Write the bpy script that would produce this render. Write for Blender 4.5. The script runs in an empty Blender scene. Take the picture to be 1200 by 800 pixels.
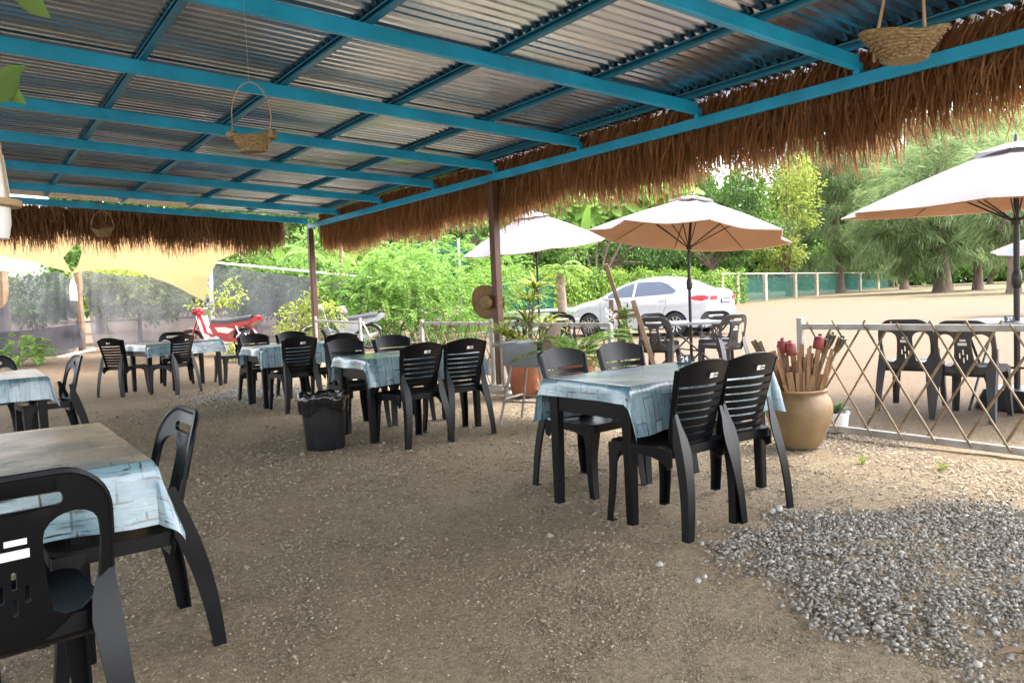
import bpy, bmesh, math, random
import numpy as np
from mathutils import Vector, Matrix, geometry
R = math.radians
C = bpy.context.scene.collection
scn = bpy.context.scene
rnd = random.Random(7)

# ------------------------------------------------------------------ camera
H = 1.22
h_, p_, r_ = R(35.71), R(3.4514), R(-2.5592)
FPX = 900.0                                   # focal length in pixels of the 1200 px wide photograph
fwd = np.array([math.sin(h_)*math.cos(p_), math.cos(h_)*math.cos(p_), -math.sin(p_)])
_r = np.array([math.cos(h_), -math.sin(h_), 0.0]); _u = np.cross(_r, fwd)
rgt = math.cos(r_)*_r + math.sin(r_)*_u; upv = -math.sin(r_)*_r + math.cos(r_)*_u
cam_d = bpy.data.cameras.new('camera'); cam = bpy.data.objects.new('camera', cam_d); C.objects.link(cam)
cam_d.sensor_width = 36.0; cam_d.lens = 27.0; cam_d.clip_end = 2000; cam_d.clip_start = 0.05
m = Matrix.Identity(4)
for i in range(3):
    m[i][0], m[i][1], m[i][2] = rgt[i], upv[i], -fwd[i]
m[2][3] = H
cam.matrix_world = m
scn.camera = cam

# ------------------------------------------------------------------ sky, sun, exposure
SUN_EL, SUN_AZ = R(58), R(118)                # azimuth clockwise from +Y
w = bpy.data.worlds.new('World'); scn.world = w; w.use_nodes = True
nt = w.node_tree; nt.nodes.clear()
sky = nt.nodes.new('ShaderNodeTexSky'); sky.sky_type = 'NISHITA'; sky.sun_disc = False
sky.sun_elevation = SUN_EL; sky.sun_rotation = SUN_AZ
sky.air_density = 1.0; sky.dust_density = 4.0; sky.ozone_density = 1.0
hs = nt.nodes.new('ShaderNodeHueSaturation'); hs.inputs['Saturation'].default_value = 0.38
bg = nt.nodes.new('ShaderNodeBackground'); bg.inputs['Strength'].default_value = 0.15
wo = nt.nodes.new('ShaderNodeOutputWorld')
nt.links.new(sky.outputs[0], hs.inputs['Color']); nt.links.new(hs.outputs[0], bg.inputs[0]); nt.links.new(bg.outputs[0], wo.inputs[0])
sd = bpy.data.lights.new('sun', 'SUN'); sd.energy = 0.55; sd.angle = R(16); sd.color = (1.0, 0.95, 0.87)
sun = bpy.data.objects.new('sun', sd); C.objects.link(sun)
dirv = Vector((math.sin(SUN_AZ)*math.cos(SUN_EL), math.cos(SUN_AZ)*math.cos(SUN_EL), math.sin(SUN_EL)))
sun.rotation_euler = dirv.to_track_quat('Z', 'Y').to_euler(); sun.location = (0, 0, 30)
scn.view_settings.view_transform = 'Standard'; scn.view_settings.look = 'None'
scn.view_settings.exposure = 3.2; scn.view_settings.gamma = 1.0; scn.view_settings.use_curve_mapping = False
scn.render.engine = 'CYCLES'
scn.cycles.max_bounces = 8; scn.cycles.diffuse_bounces = 4; scn.cycles.glossy_bounces = 3
scn.cycles.transparent_max_bounces = 24; scn.cycles.transmission_bounces = 4

# ------------------------------------------------------------------ pixel helpers (photo pixels, 1200 x 800)
def smooth(t): t = min(1, max(0, t)); return t*t*(3-2*t)
def zg(x, y):                                  # the lot rises a little beyond the far end of the pavilion
    a = max(0.0, y-12.5)
    return 0.34*smooth(a/8.0)*(1-smooth((x-6.5)/5.0))
def ray(x, y): return (x-600)/FPX*rgt - (y-400)/FPX*upv + fwd
def gp(x, y, z=0.0):
    d = ray(x, y); k = (z-H)/d[2]; return Vector((d[0]*k, d[1]*k, z))
def pd(x, y, D): d = ray(x, y); return Vector((d[0]*D, d[1]*D, H+d[2]*D))
def base_at(x, D):                             # ground point in the column of pixel x at depth D
    P = pd(x, 400, D)
    for _ in range(3):
        z = zg(P.x, P.y)
        for yy in (300, 500): pass
        a, b = pd(x, 300, D), pd(x, 500, D); t = (z-a.z)/(b.z-a.z); P = a+(b-a)*t
    return Vector((P.x, P.y, zg(P.x, P.y)))
def zpix(y, x, D): return pd(x, y, D).z

# ------------------------------------------------------------------ materials
MATS = {}
def mat(name, col=(.5,.5,.5), rough=.6, metal=0.0, spec=.5, var=0.0, vscale=8.0, bump=0.0, bscale=40.0, col2=None, coat=0.0, aniso=None):
    if name in MATS: return MATS[name]
    m = bpy.data.materials.new(name); m.use_nodes = True; nt = m.node_tree; b = nt.nodes['Principled BSDF']
    b.inputs['Roughness'].default_value = rough; b.inputs['Metallic'].default_value = metal
    b.inputs['Specular IOR Level'].default_value = spec
    if coat: b.inputs['Coat Weight'].default_value = coat; b.inputs['Coat Roughness'].default_value = .05
    b.inputs['Base Color'].default_value = (*col, 1)
    tc = nt.nodes.new('ShaderNodeTexCoord')
    if var or col2:
        n = nt.nodes.new('ShaderNodeTexNoise'); n.inputs['Scale'].default_value = vscale; n.inputs['Detail'].default_value = 6
        mp = nt.nodes.new('ShaderNodeMapping')
        if aniso: mp.inputs['Scale'].default_value = aniso
        nt.links.new(tc.outputs['Object'], mp.inputs[0]); nt.links.new(mp.outputs[0], n.inputs['Vector'])
        cr = nt.nodes.new('ShaderNodeValToRGB')
        c2 = col2 or tuple(min(1, c*(1+var)) for c in col); c1 = col if col2 else tuple(c*(1-var) for c in col)
        cr.color_ramp.elements[0].position = .35; cr.color_ramp.elements[1].position = .68
        cr.color_ramp.elements[0].color = (*c1, 1); cr.color_ramp.elements[1].color = (*c2, 1)
        nt.links.new(n.outputs['Fac'], cr.inputs[0]); nt.links.new(cr.outputs[0], b.inputs['Base Color'])
        rr = nt.nodes.new('ShaderNodeMapRange'); rr.inputs['To Min'].default_value = max(.02, rough-.1); rr.inputs['To Max'].default_value = min(1, rough+.12)
        nt.links.new(n.outputs['Fac'], rr.inputs['Value']); nt.links.new(rr.outputs[0], b.inputs['Roughness'])
    if bump:
        n2 = nt.nodes.new('ShaderNodeTexNoise'); n2.inputs['Scale'].default_value = bscale; n2.inputs['Detail'].default_value = 4
        bp = nt.nodes.new('ShaderNodeBump'); bp.inputs['Strength'].default_value = bump; bp.inputs['Distance'].default_value = .01
        nt.links.new(tc.outputs['Object'], n2.inputs['Vector']); nt.links.new(n2.outputs['Fac'], bp.inputs['Height']); nt.links.new(bp.outputs[0], b.inputs['Normal'])
    MATS[name] = m; return m
def leafmat(name, c1, c2, trans=.35, rough=.55):
    """foliage / straw: colour varies per leaf through the 'shade' attribute, light passes through"""
    if name in MATS: return MATS[name]
    m = bpy.data.materials.new(name); m.use_nodes = True; nt = m.node_tree; nt.nodes.clear()
    o = nt.nodes.new('ShaderNodeOutputMaterial'); at = nt.nodes.new('ShaderNodeAttribute'); at.attribute_name = 'shade'
    mx = nt.nodes.new('ShaderNodeMix'); mx.data_type = 'RGBA'; mx.inputs[6].default_value = (*c1, 1); mx.inputs[7].default_value = (*c2, 1)
    nt.links.new(at.outputs['Fac'], mx.inputs[0])
    pb = nt.nodes.new('ShaderNodeBsdfPrincipled'); pb.inputs['Roughness'].default_value = rough; pb.inputs['Specular IOR Level'].default_value = .3
    tr = nt.nodes.new('ShaderNodeBsdfTranslucent'); ms = nt.nodes.new('ShaderNodeMixShader'); ms.inputs[0].default_value = trans
    nt.links.new(mx.outputs[2], pb.inputs['Base Color']); nt.links.new(mx.outputs[2], tr.inputs[0])
    nt.links.new(pb.outputs[0], ms.inputs[1]); nt.links.new(tr.outputs[0], ms.inputs[2]); nt.links.new(ms.outputs[0], o.inputs[0])
    MATS[name] = m; return m
def clothmat(name, col, trans=.4, var=.06, clear=0.0):
    if name in MATS: return MATS[name]
    m = bpy.data.materials.new(name); m.use_nodes = True; nt = m.node_tree; nt.nodes.clear()
    o = nt.nodes.new('ShaderNodeOutputMaterial'); tc = nt.nodes.new('ShaderNodeTexCoord')
    n = nt.nodes.new('ShaderNodeTexNoise'); n.inputs['Scale'].default_value = 2.5; n.inputs['Detail'].default_value = 7
    cr = nt.nodes.new('ShaderNodeValToRGB')
    cr.color_ramp.elements[0].position = .3; cr.color_ramp.elements[1].position = .7
    cr.color_ramp.elements[0].color = (*[c*(1-var) for c in col], 1); cr.color_ramp.elements[1].color = (*[min(1, c*(1+var)) for c in col], 1)
    nt.links.new(tc.outputs['Object'], n.inputs[0]); nt.links.new(n.outputs['Fac'], cr.inputs[0])
    d = nt.nodes.new('ShaderNodeBsdfDiffuse'); t = nt.nodes.new('ShaderNodeBsdfTranslucent'); ms = nt.nodes.new('ShaderNodeMixShader'); ms.inputs[0].default_value = trans
    nt.links.new(cr.outputs[0], d.inputs[0]); nt.links.new(cr.outputs[0], t.inputs[0]); nt.links.new(d.outputs[0], ms.inputs[1]); nt.links.new(t.outputs[0], ms.inputs[2])
    last = ms
    if clear:
        tp = nt.nodes.new('ShaderNodeBsdfTransparent'); m2 = nt.nodes.new('ShaderNodeMixShader')
        mr = nt.nodes.new('ShaderNodeMapRange'); mr.inputs['To Min'].default_value = clear-.14; mr.inputs['To Max'].default_value = clear+.14
        nt.links.new(n.outputs['Fac'], mr.inputs[0]); nt.links.new(mr.outputs[0], m2.inputs[0])
        nt.links.new(ms.outputs[0], m2.inputs[1]); nt.links.new(tp.outputs[0], m2.inputs[2]); last = m2
    nt.links.new(last.outputs[0], o.inputs[0]); MATS[name] = m; return m

def ground_mat():
    m = bpy.data.materials.new('trodden_earth'); m.use_nodes = True; nt = m.node_tree; b = nt.nodes['Principled BSDF']; L = nt.links.new
    geo = nt.nodes.new('ShaderNodeNewGeometry')
    def noise(s, d=8, r=.6):
        n = nt.nodes.new('ShaderNodeTexNoise'); n.inputs['Scale'].default_value = s; n.inputs['Detail'].default_value = d; n.inputs['Roughness'].default_value = r
        L(geo.outputs['Position'], n.inputs['Vector']); return n
    def ramp(src, p0, c0, p1, c1):
        r = nt.nodes.new('ShaderNodeValToRGB'); e = r.color_ramp.elements
        e[0].position, e[1].position = p0, p1; e[0].color = (*c0, 1); e[1].color = (*c1, 1); L(src, r.inputs[0]); return r
    def mix(f, a, b_, bt='MIX'):
        x = nt.nodes.new('ShaderNodeMix'); x.data_type = 'RGBA'; x.blend_type = bt
        if isinstance(f, float): x.inputs[0].default_value = f
        else: L(f, x.inputs[0])
        L(a, x.inputs[6]); L(b_, x.inputs[7]); return x.outputs[2]
    big = noise(.55, 6); mid = noise(3.2, 8); fine = noise(38, 6, .7); grit = noise(150, 3, .6)
    earth = ramp(big.outputs['Fac'], .35, (.285, .225, .150), .68, (.385, .315, .222))
    earth2 = ramp(mid.outputs['Fac'], .3, (.27, .21, .142), .72, (.43, .35, .25))
    e = mix(.55, earth.outputs[0], earth2.outputs[0])
    sand = ramp(mid.outputs['Fac'], .3, (.098, .070, .047), .72, (.138, .101, .070))
    # the sandy car park begins outside the fence line: x > 6 or beyond the far end
    sx = nt.nodes.new('ShaderNodeSeparateXYZ'); L(geo.outputs['Position'], sx.inputs[0])
    def lin(sock, lo, hi):
        r = nt.nodes.new('ShaderNodeMapRange'); r.inputs['From Min'].default_value = lo; r.inputs['From Max'].default_value = hi; L(sock, r.inputs[0]); return r.outputs[0]
    mx = nt.nodes.new('ShaderNodeMath'); mx.operation = 'MAXIMUM'; L(lin(sx.outputs[0], 4.6, 7.4), mx.inputs[0]); L(lin(sx.outputs[1], 12.2, 16.5), mx.inputs[1])
    ad = nt.nodes.new('ShaderNodeMath'); ad.operation = 'ADD'; L(mx.outputs[0], ad.inputs[0])
    nb = nt.nodes.new('ShaderNodeMath'); nb.operation = 'MULTIPLY_ADD'; nb.inputs[1].default_value = .9; nb.inputs[2].default_value = -.45; L(mid.outputs['Fac'], nb.inputs[0]); L(nb.outputs[0], ad.inputs[1]); ad.use_clamp = True
    e = mix(ad.outputs[0], e, sand.outputs[0])
    specks = ramp(fine.outputs['Fac'], .32, (.58, .56, .54), .62, (1.2, 1.18, 1.14)); e = mix(.8, e, specks.outputs[0], 'MULTIPLY')
    g2 = ramp(grit.outputs['Fac'], .3, (.6, .6, .59), .66, (1.34, 1.31, 1.26)); e = mix(.75, e, g2.outputs[0], 'MULTIPLY')
    # pale grit specks
    vo = nt.nodes.new('ShaderNodeTexVoronoi'); vo.inputs['Scale'].default_value = 55; L(geo.outputs['Position'], vo.inputs['Vector'])
    vr = ramp(vo.outputs['Distance'], .12, (1, 1, 1), .2, (0, 0, 0))
    vk = nt.nodes.new('ShaderNodeSeparateColor'); L(vo.outputs['Color'], vk.inputs[0])
    gt = nt.nodes.new('ShaderNodeMath'); gt.operation = 'GREATER_THAN'; gt.inputs[1].default_value = .72; L(vk.outputs[0], gt.inputs[0])
    mu = nt.nodes.new('ShaderNodeMath'); mu.operation = 'MULTIPLY'; L(vr.outputs[0], mu.inputs[0]); L(gt.outputs[0], mu.inputs[1])
    pale = nt.nodes.new('ShaderNodeRGB'); pale.outputs[0].default_value = (.36, .31, .25, 1)
    e = mix(mu.outputs[0], e, pale.outputs[0])
    # thin grass tint on the far edge of the lot
    gr = noise(1.1, 8); gsel = ramp(gr.outputs['Fac'], .52, (0, 0, 0), .66, (1, 1, 1)); gl = lin(sx.outputs[0], 30, 52)
    gm = nt.nodes.new('ShaderNodeMath'); gm.operation = 'MULTIPLY'; L(gsel.outputs[0], gm.inputs[0]); L(gl, gm.inputs[1])
    gc = nt.nodes.new('ShaderNodeRGB'); gc.outputs[0].default_value = (.16, .2, .06, 1); e = mix(gm.outputs[0], e, gc.outputs[0])
    L(e, b.inputs['Base Color']); b.inputs['Roughness'].default_value = .95; b.inputs['Specular IOR Level'].default_value = .2
    hsum = nt.nodes.new('ShaderNodeMath'); hsum.operation = 'MULTIPLY_ADD'; hsum.inputs[1].default_value = .5; L(grit.outputs['Fac'], hsum.inputs[0]); L(fine.outputs['Fac'], hsum.inputs[2])
    h2 = nt.nodes.new('ShaderNodeMath'); h2.operation = 'MULTIPLY_ADD'; h2.inputs[1].default_value = .4; L(mu.outputs[0], h2.inputs[0]); L(hsum.outputs[0], h2.inputs[2])
    bp = nt.nodes.new('ShaderNodeBump'); bp.inputs['Strength'].default_value = .9; bp.inputs['Distance'].default_value = .02
    L(h2.outputs[0], bp.inputs['Height']); L(bp.outputs[0], b.inputs['Normal'])
    return m

def plank_cloth_mat(name, seed):
    """printed vinyl: pale blue weathered planks with dark joints, laid out in the cloth's own UV (metres)"""
    m = bpy.data.materials.new(name); m.use_nodes = True; nt = m.node_tree; b = nt.nodes['Principled BSDF']; L = nt.links.new
    uv = nt.nodes.new('ShaderNodeUVMap'); uv.uv_map = 'UVMap'
    br = nt.nodes.new('ShaderNodeTexBrick'); br.offset = .37; br.inputs['Scale'].default_value = 1.0
    br.inputs['Mortar Size'].default_value = .0042; br.inputs['Mortar Smooth'].default_value = .3; br.inputs['Bias'].default_value = .0
    br.inputs['Brick Width'].default_value = .21; br.inputs['Row Height'].default_value = .072
    br.inputs['Color1'].default_value = (.085, .185, .245, 1); br.inputs['Color2'].default_value = (.225, .345, .395, 1); br.inputs['Mortar'].default_value = (.012, .018, .024, 1)
    mp = nt.nodes.new('ShaderNodeMapping'); mp.inputs['Location'].default_value = (seed*.13, seed*.071, 0)
    nw = nt.nodes.new('ShaderNodeTexNoise'); nw.inputs['Scale'].default_value = 6; L(uv.outputs[0], nw.inputs['Vector'])
    ax = nt.nodes.new('ShaderNodeMix'); ax.data_type = 'RGBA'; ax.blend_type = 'LINEAR_LIGHT'; ax.inputs[0].default_value = .012; L(uv.outputs[0], ax.inputs[6]); L(nw.outputs['Color'], ax.inputs[7])
    L(ax.outputs[2], mp.inputs[0]); L(mp.outputs[0], br.inputs['Vector'])
    def streak(sc, s1, p0, p1, c0, c1):
        mp2 = nt.nodes.new('ShaderNodeMapping'); mp2.inputs['Scale'].default_value = sc; L(uv.outputs[0], mp2.inputs[0])
        n = nt.nodes.new('ShaderNodeTexNoise'); n.inputs['Scale'].default_value = s1; n.inputs['Detail'].default_value = 7; n.inputs['Roughness'].default_value = .65; L(mp2.outputs[0], n.inputs['Vector'])
        r = nt.nodes.new('ShaderNodeValToRGB'); e = r.color_ramp.elements; e[0].position, e[1].position = p0, p1; e[0].color = (*c0, 1); e[1].color = (*c1, 1); L(n.outputs['Fac'], r.inputs[0]); return r
    def mixc(a, b_, f, bt):
        x = nt.nodes.new('ShaderNodeMix'); x.data_type = 'RGBA'; x.blend_type = bt; x.inputs[0].default_value = f; L(a, x.inputs[6]); L(b_, x.inputs[7]); return x.outputs[2]
    br.inputs['Mortar'].default_value = (.18, .31, .36, 1)
    def mm(op, a, b_):
        x = nt.nodes.new('ShaderNodeMath'); x.operation = op; x.use_clamp = True
        for i_, q_ in enumerate((a, b_)):
            if isinstance(q_, float): x.inputs[i_].default_value = q_
            else: L(q_, x.inputs[i_])
        return x.outputs[0]
    b2_ = nt.nodes.new('ShaderNodeTexBrick'); b2_.offset = .5; b2_.inputs['Scale'].default_value = 1; b2_.inputs['Brick Width'].default_value = .083; b2_.inputs['Row Height'].default_value = .124; b2_.inputs['Mortar Size'].default_value = .003; L(mp.outputs[0], b2_.inputs['Vector'])
    gap = streak((1, 1, 1), 9, .40, .56, (0, 0, 0), (1, 1, 1)); gap2 = streak((1, 1, 1), 13, .55, .62, (0, 0, 0), (1, 1, 1))
    dark = mm('MAXIMUM', mm('MULTIPLY', br.outputs['Fac'], gap.outputs[0]), mm('MULTIPLY', b2_.outputs['Fac'], gap2.outputs[0]))
    dk = nt.nodes.new('ShaderNodeMix'); dk.data_type = 'RGBA'; L(dark, dk.inputs[0]); L(br.outputs['Color'], dk.inputs[6]); dk.inputs[7].default_value = (.012, .02, .028, 1)
    scr = streak((2.2, 9, 1), 8, .60, .66, (1, 1, 1), (1.7, 1.6, 1.5)); 
    c = mixc(mixc(dk.outputs[2], scr.outputs[0], .8, 'MULTIPLY'), streak((1, 9, 1), 7, .34, .46, (.12, .13, .14), (1, 1, 1)).outputs[0], .85, 'MULTIPLY')
    c = mixc(c, streak((1, 6, 1), 3.2, .4, .7, (.75, .8, .82), (1.35, 1.25, 1.2)).outputs[0], .8, 'MULTIPLY')
    L(c, b.inputs['Base Color']); b.inputs['Roughness'].default_value = .24; b.inputs['Specular IOR Level'].default_value = 1.0; b.inputs['Coat Weight'].default_value = .35; b.inputs['Coat Roughness'].default_value = .2
    n = nt.nodes.new('ShaderNodeTexNoise'); n.inputs['Scale'].default_value = 5; n.inputs['Detail'].default_value = 3; L(uv.outputs[0], n.inputs['Vector'])
    bp = nt.nodes.new('ShaderNodeBump'); bp.inputs['Strength'].default_value = .25; bp.inputs['Distance'].default_value = .02; L(n.outputs['Fac'], bp.inputs['Height']); L(bp.outputs[0], b.inputs['Normal'])
    return m

def mesh_wire_mat(name, col, scale, thick, fill=None):
    """chain-link / net: diagonal wires over nothing, in object space metres (u, v from UV)"""
    m = bpy.data.materials.new(name); m.use_nodes = True; nt = m.node_tree; nt.nodes.clear(); L = nt.links.new
    o = nt.nodes.new('ShaderNodeOutputMaterial'); uv = nt.nodes.new('ShaderNodeUVMap'); uv.uv_map = 'UVMap'
    mp = nt.nodes.new('ShaderNodeMapping'); mp.inputs['Rotation'].default_value = (0, 0, R(45)); mp.inputs['Scale'].default_value = (scale,)*3; L(uv.outputs[0], mp.inputs[0])
    br = nt.nodes.new('ShaderNodeTexBrick'); br.offset = 0; br.inputs['Scale'].default_value = 1; br.inputs['Brick Width'].default_value = 1; br.inputs['Row Height'].default_value = 1
    br.inputs['Mortar Size'].default_value = thick; br.inputs['Mortar Smooth'].default_value = 0; L(mp.outputs[0], br.inputs['Vector'])
    d = nt.nodes.new('ShaderNodeBsdfDiffuse'); d.inputs[0].default_value = (*col, 1); t = nt.nodes.new('ShaderNodeBsdfTransparent')
    ms = nt.nodes.new('ShaderNodeMixShader'); L(br.outputs['Fac'], ms.inputs[0]); L(t.outputs[0], ms.inputs[1]); L(d.outputs[0], ms.inputs[2]); L(ms.outputs[0], o.inputs[0])
    MATS[name] = m; return m

black = mat('black_plastic', (.0028, .0032, .0047), .34, spec=.28, var=.25, vscale=5, bump=.03, bscale=220)
blackB = mat('dusty_black_plastic', (.003, .0034, .0048), .38, spec=.28, var=.3, vscale=4, bump=.03, bscale=200)
greyP = mat('sun_bleached_grey_plastic', (.038, .037, .039), .45, var=.3, vscale=5)
teal = mat('turquoise_paint', (.010, .33, .64), .38, var=.16, vscale=3, bump=.02)
tealdark = mat('turquoise_channel_paint', (.008, .17, .32), .42, var=.2, vscale=4)
zinc = mat('zinc_sheet', (.48, .54, .60), .2, metal=1.0, col2=(.30, .36, .44), vscale=1.6, aniso=(.4, 5, 1), bump=.03, bscale=2.2)
brownpaint = mat('brown_paint', (.085, .034, .020), .45, var=.2)
galv = mat('grey_galvanised_steel', (.36, .35, .33), .5, metal=.25, var=.2, vscale=9)
bamboo = mat('bamboo', (.22, .15, .075), .55, col2=(.10, .068, .04), vscale=11)
wood = mat('weathered_wood', (.20, .13, .075), .7, col2=(.11, .07, .045), vscale=6, bump=.2)
woodlt = mat('pale_wood', (.42, .30, .17), .65, col2=(.30, .20, .11), vscale=8)
white = mat('white_paint', (.80, .80, .79), .4, var=.04)
chrome = mat('chrome', (.75, .75, .76), .18, metal=1.0)
darkmetal = mat('black_metal', (.012, .012, .013), .4)
concrete = mat('pale_concrete', (.42, .40, .37), .9, var=.25, vscale=9, bump=.3)

# ------------------------------------------------------------------ mesh tools
class MB:
    def __init__(s): s.v = []; s.f = []; s.uv = None
    def add(s, vs, fs):
        o = len(s.v); s.v += [tuple(p) for p in vs]; s.f += [tuple(i+o for i in f) for f in fs]; return s
    def box(s, c, d, rot=None):
        x, y, z = d[0]/2, d[1]/2, d[2]/2
        P = [Vector((sx*x, sy*y, sz*z)) for sz in (-1, 1) for sy in (-1, 1) for sx in (-1, 1)]
        if rot is not None: P = [rot @ p for p in P]
        P = [p+Vector(c) for p in P]
        return s.add(P, [(0, 2, 3, 1), (4, 5, 7, 6), (0, 1, 5, 4), (2, 6, 7, 3), (0, 4, 6, 2), (1, 3, 7, 5)])
    def bar(s, a, b, w0, d0, w1=None, d1=None, up=(0, 0, 1), bev=0.0):
        """tapered rectangular bar a->b; w along 'side', d along the other axis, with bevelled edges"""
        a, b = Vector(a), Vector(b); t = (b-a).normalized(); sd = t.cross(Vector(up))
        if sd.length < 1e-4: sd = t.cross(Vector((0, 1, 0)))
        sd.normalize(); ot = sd.cross(t); w1 = w0 if w1 is None else w1; d1 = d0 if d1 is None else d1
        P = []
        for p, w, d in ((a, w0, d0), (b, w1, d1)):
            k = min(w, d)*bev
            for u, v in ((-w/2+k, -d/2), (w/2-k, -d/2), (w/2, -d/2+k), (w/2, d/2-k), (w/2-k, d/2), (-w/2+k, d/2), (-w/2, d/2-k), (-w/2, -d/2+k)) if bev else ((-w/2, -d/2), (w/2, -d/2), (w/2, d/2), (-w/2, d/2)):
                P.append(p+sd*u+ot*v)
        n = len(P)//2
        F = [(i, (i+1) % n, n+(i+1) % n, n+i) for i in range(n)]+[tuple(range(n-1, -1, -1)), tuple(range(n, 2*n))]
        return s.add(P, F)
    def tube(s, pts, r, n=8, cap=True, closed=False):
        pts = [Vector(p) for p in pts]; k = len(pts); rs = r if isinstance(r, (list, tuple)) else [r]*k
        prev = None; P = []
        for i, p in enumerate(pts):
            if closed: t = pts[(i+1) % k]-pts[i-1]
            else: t = pts[min(i+1, k-1)]-pts[max(i-1, 0)]
            t = t.normalized() if t.length > 1e-9 else Vector((0, 0, 1))
            if prev is None: a = t.orthogonal().normalized()
            else:
                a = prev-t*prev.dot(t); a = a.normalized() if a.length > 1e-6 else t.orthogonal().normalized()
            prev = a; b = t.cross(a)
            P += [p+(a*math.cos(2*math.pi*j/n)+b*math.sin(2*math.pi*j/n))*rs[i] for j in range(n)]
        F = []
        for i in range(k if closed else k-1):
            i2 = (i+1) % k
            F += [(i*n+j, i*n+(j+1) % n, i2*n+(j+1) % n, i2*n+j) for j in range(n)]
        if cap and not closed: F += [tuple(range(n-1, -1, -1)), tuple((k-1)*n+j for j in range(n))]
        return s.add(P, F)
    def lathe(s, prof, n=24, c=(0, 0, 0), axis='z', a0=0, a1=None):
        full = a1 is None; a1 = 2*math.pi if full else a1; k = len(prof); P = []
        cnt = n if full else n+1
        for j in range(cnt):
            a = a0+(a1-a0)*j/n; ca, sa = math.cos(a), math.sin(a)
            for r, z in prof:
                q = {'z': (r*ca, r*sa, z), 'y': (r*ca, z, r*sa), 'x': (z, r*ca, r*sa)}[axis]
                P.append((q[0]+c[0], q[1]+c[1], q[2]+c[2]))
        F = []
        for j in range(n if full else n):
            j2 = (j+1) % cnt
            F += [(j*k+i, j2*k+i, j2*k+i+1, j*k+i+1) for i in range(k-1)]
        return s.add(P, F)
    def grid(s, fn, nu, nv, thick=0.0):
        """fn(u,v in 0..1) -> point; optional solid thickness along the normal"""
        P = [[Vector(fn(i/nu, j/nv)) for j in range(nv+1)] for i in range(nu+1)]
        idx = lambda i, j: i*(nv+1)+j
        F = [(idx(i, j), idx(i+1, j), idx(i+1, j+1), idx(i, j+1)) for i in range(nu) for j in range(nv)]
        flat = [p for row in P for p in row]
        if not thick: return s.add(flat, F)
        nr = []
        for i in range(nu+1):
            for j in range(nv+1):
                a = P[min(i+1, nu)][j]-P[max(i-1, 0)][j]; b = P[i][min(j+1, nv)]-P[i][max(j-1, 0)]; n_ = a.cross(b)
                nr.append(n_.normalized() if n_.length > 1e-9 else Vector((0, 0, 1)))
        N = len(flat); V2 = flat+[p-n_*thick for p, n_ in zip(flat, nr)]
        F2 = F+[tuple(N+i for i in reversed(f)) for f in F]
        ring = [idx(i, 0) for i in range(nu)]+[idx(nu, j) for j in range(nv)]+[idx(i, nv) for i in range(nu, 0, -1)]+[idx(0, j) for j in range(nv, 0, -1)]
        F2 += [(ring[(q+1) % len(ring)], ring[q], N+ring[q], N+ring[(q+1) % len(ring)]) for q in range(len(ring))]
        return s.add(V2, F2)
    def plate(s, outline, holes, fn, thick, gs=.04):
        """flat plate with holes, triangulated, mapped through fn(u,v,w) with w in {0, thick}"""
        def inside(p, poly):
            c = False; x, y = p; j = len(poly)-1
            for i in range(len(poly)):
                xi, yi = poly[i]; xj, yj = poly[j]
                if (yi > y) != (yj > y) and x < (xj-xi)*(y-yi)/(yj-yi)+xi: c = not c
                j = i
            return c
        pts, edges = [], []
        for poly in [outline]+holes:
            o = len(pts); pts += [Vector((p[0], p[1])) for p in poly]; edges += [(o+i, o+(i+1) % len(poly)) for i in range(len(poly))]
        xs = [p[0] for p in outline]; ys = [p[1] for p in outline]; nb = len(pts)
        bnd = np.array([(p.x, p.y) for p in pts])
        y = min(ys)+gs*.6
        while y < max(ys):
            x = min(xs)+gs*.6
            while x < max(xs):
                if inside((x, y), outline) and not any(inside((x, y), q) for q in holes) and ((bnd-(x, y))**2).sum(1).min() > (gs*.45)**2: pts.append(Vector((x, y)))
                x += gs
            y += gs
        vo, eo, fo = geometry.delaunay_2d_cdt(pts, edges, [], 0, 1e-6)[:3]
        keep = []
        for f in fo:
            cx = sum(vo[i][0] for i in f)/len(f); cy = sum(vo[i][1] for i in f)/len(f)
            if inside((cx, cy), outline) and not any(inside((cx, cy), q) for q in holes): keep.append(tuple(f))
        N = len(vo); V2 = [fn(p[0], p[1], 0) for p in vo]
        if not thick: return s.add(V2, keep)
        V2 += [fn(p[0], p[1], thick) for p in vo]
        cnt = {}
        for f in keep:
            for i in range(len(f)): e = (f[i], f[(i+1) % len(f)]); cnt[e] = 1
        F = keep+[tuple(N+i for i in reversed(f)) for f in keep]
        for (a, b) in cnt:
            if (b, a) not in cnt: F.append((b, a, N+a, N+b))
        return s.add(V2, F)
    def build(s, name, material, parent=None, sm=False, uv=None, recalc=True):
        me = bpy.data.meshes.new(name); me.from_pydata(s.v, [], s.f)
        if recalc and len(s.f) < 20000:
            bm = bmesh.new(); bm.from_mesh(me); bmesh.ops.recalc_face_normals(bm, faces=bm.faces); bm.to_mesh(me); bm.free()
        if uv is not None:
            l = me.uv_layers.new(name='UVMap')
            for lp in me.loops: l.data[lp.index].uv = uv[lp.vertex_index]
        me.materials.append(material)
        if sm: me.polygons.foreach_set('use_smooth', [True]*len(me.polygons)); me.set_sharp_from_angle(angle=R(sm if sm is not True else 40))
        o = bpy.data.objects.new(name, me); C.objects.link(o)
        if parent is not None: o.parent = parent
        return o
def tag(o, label=None, cat=None, group=None, kind=None):
    if label: o['label'] = label
    if cat: o['category'] = cat
    if group: o['group'] = group
    if kind: o['kind'] = kind
    return o
def empty(name, loc=(0, 0, 0), rz=0.0):
    o = bpy.data.objects.new(name, None); C.objects.link(o); o.location = loc; o.rotation_euler = (0, 0, rz); o.empty_display_size = .1; return o
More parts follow.
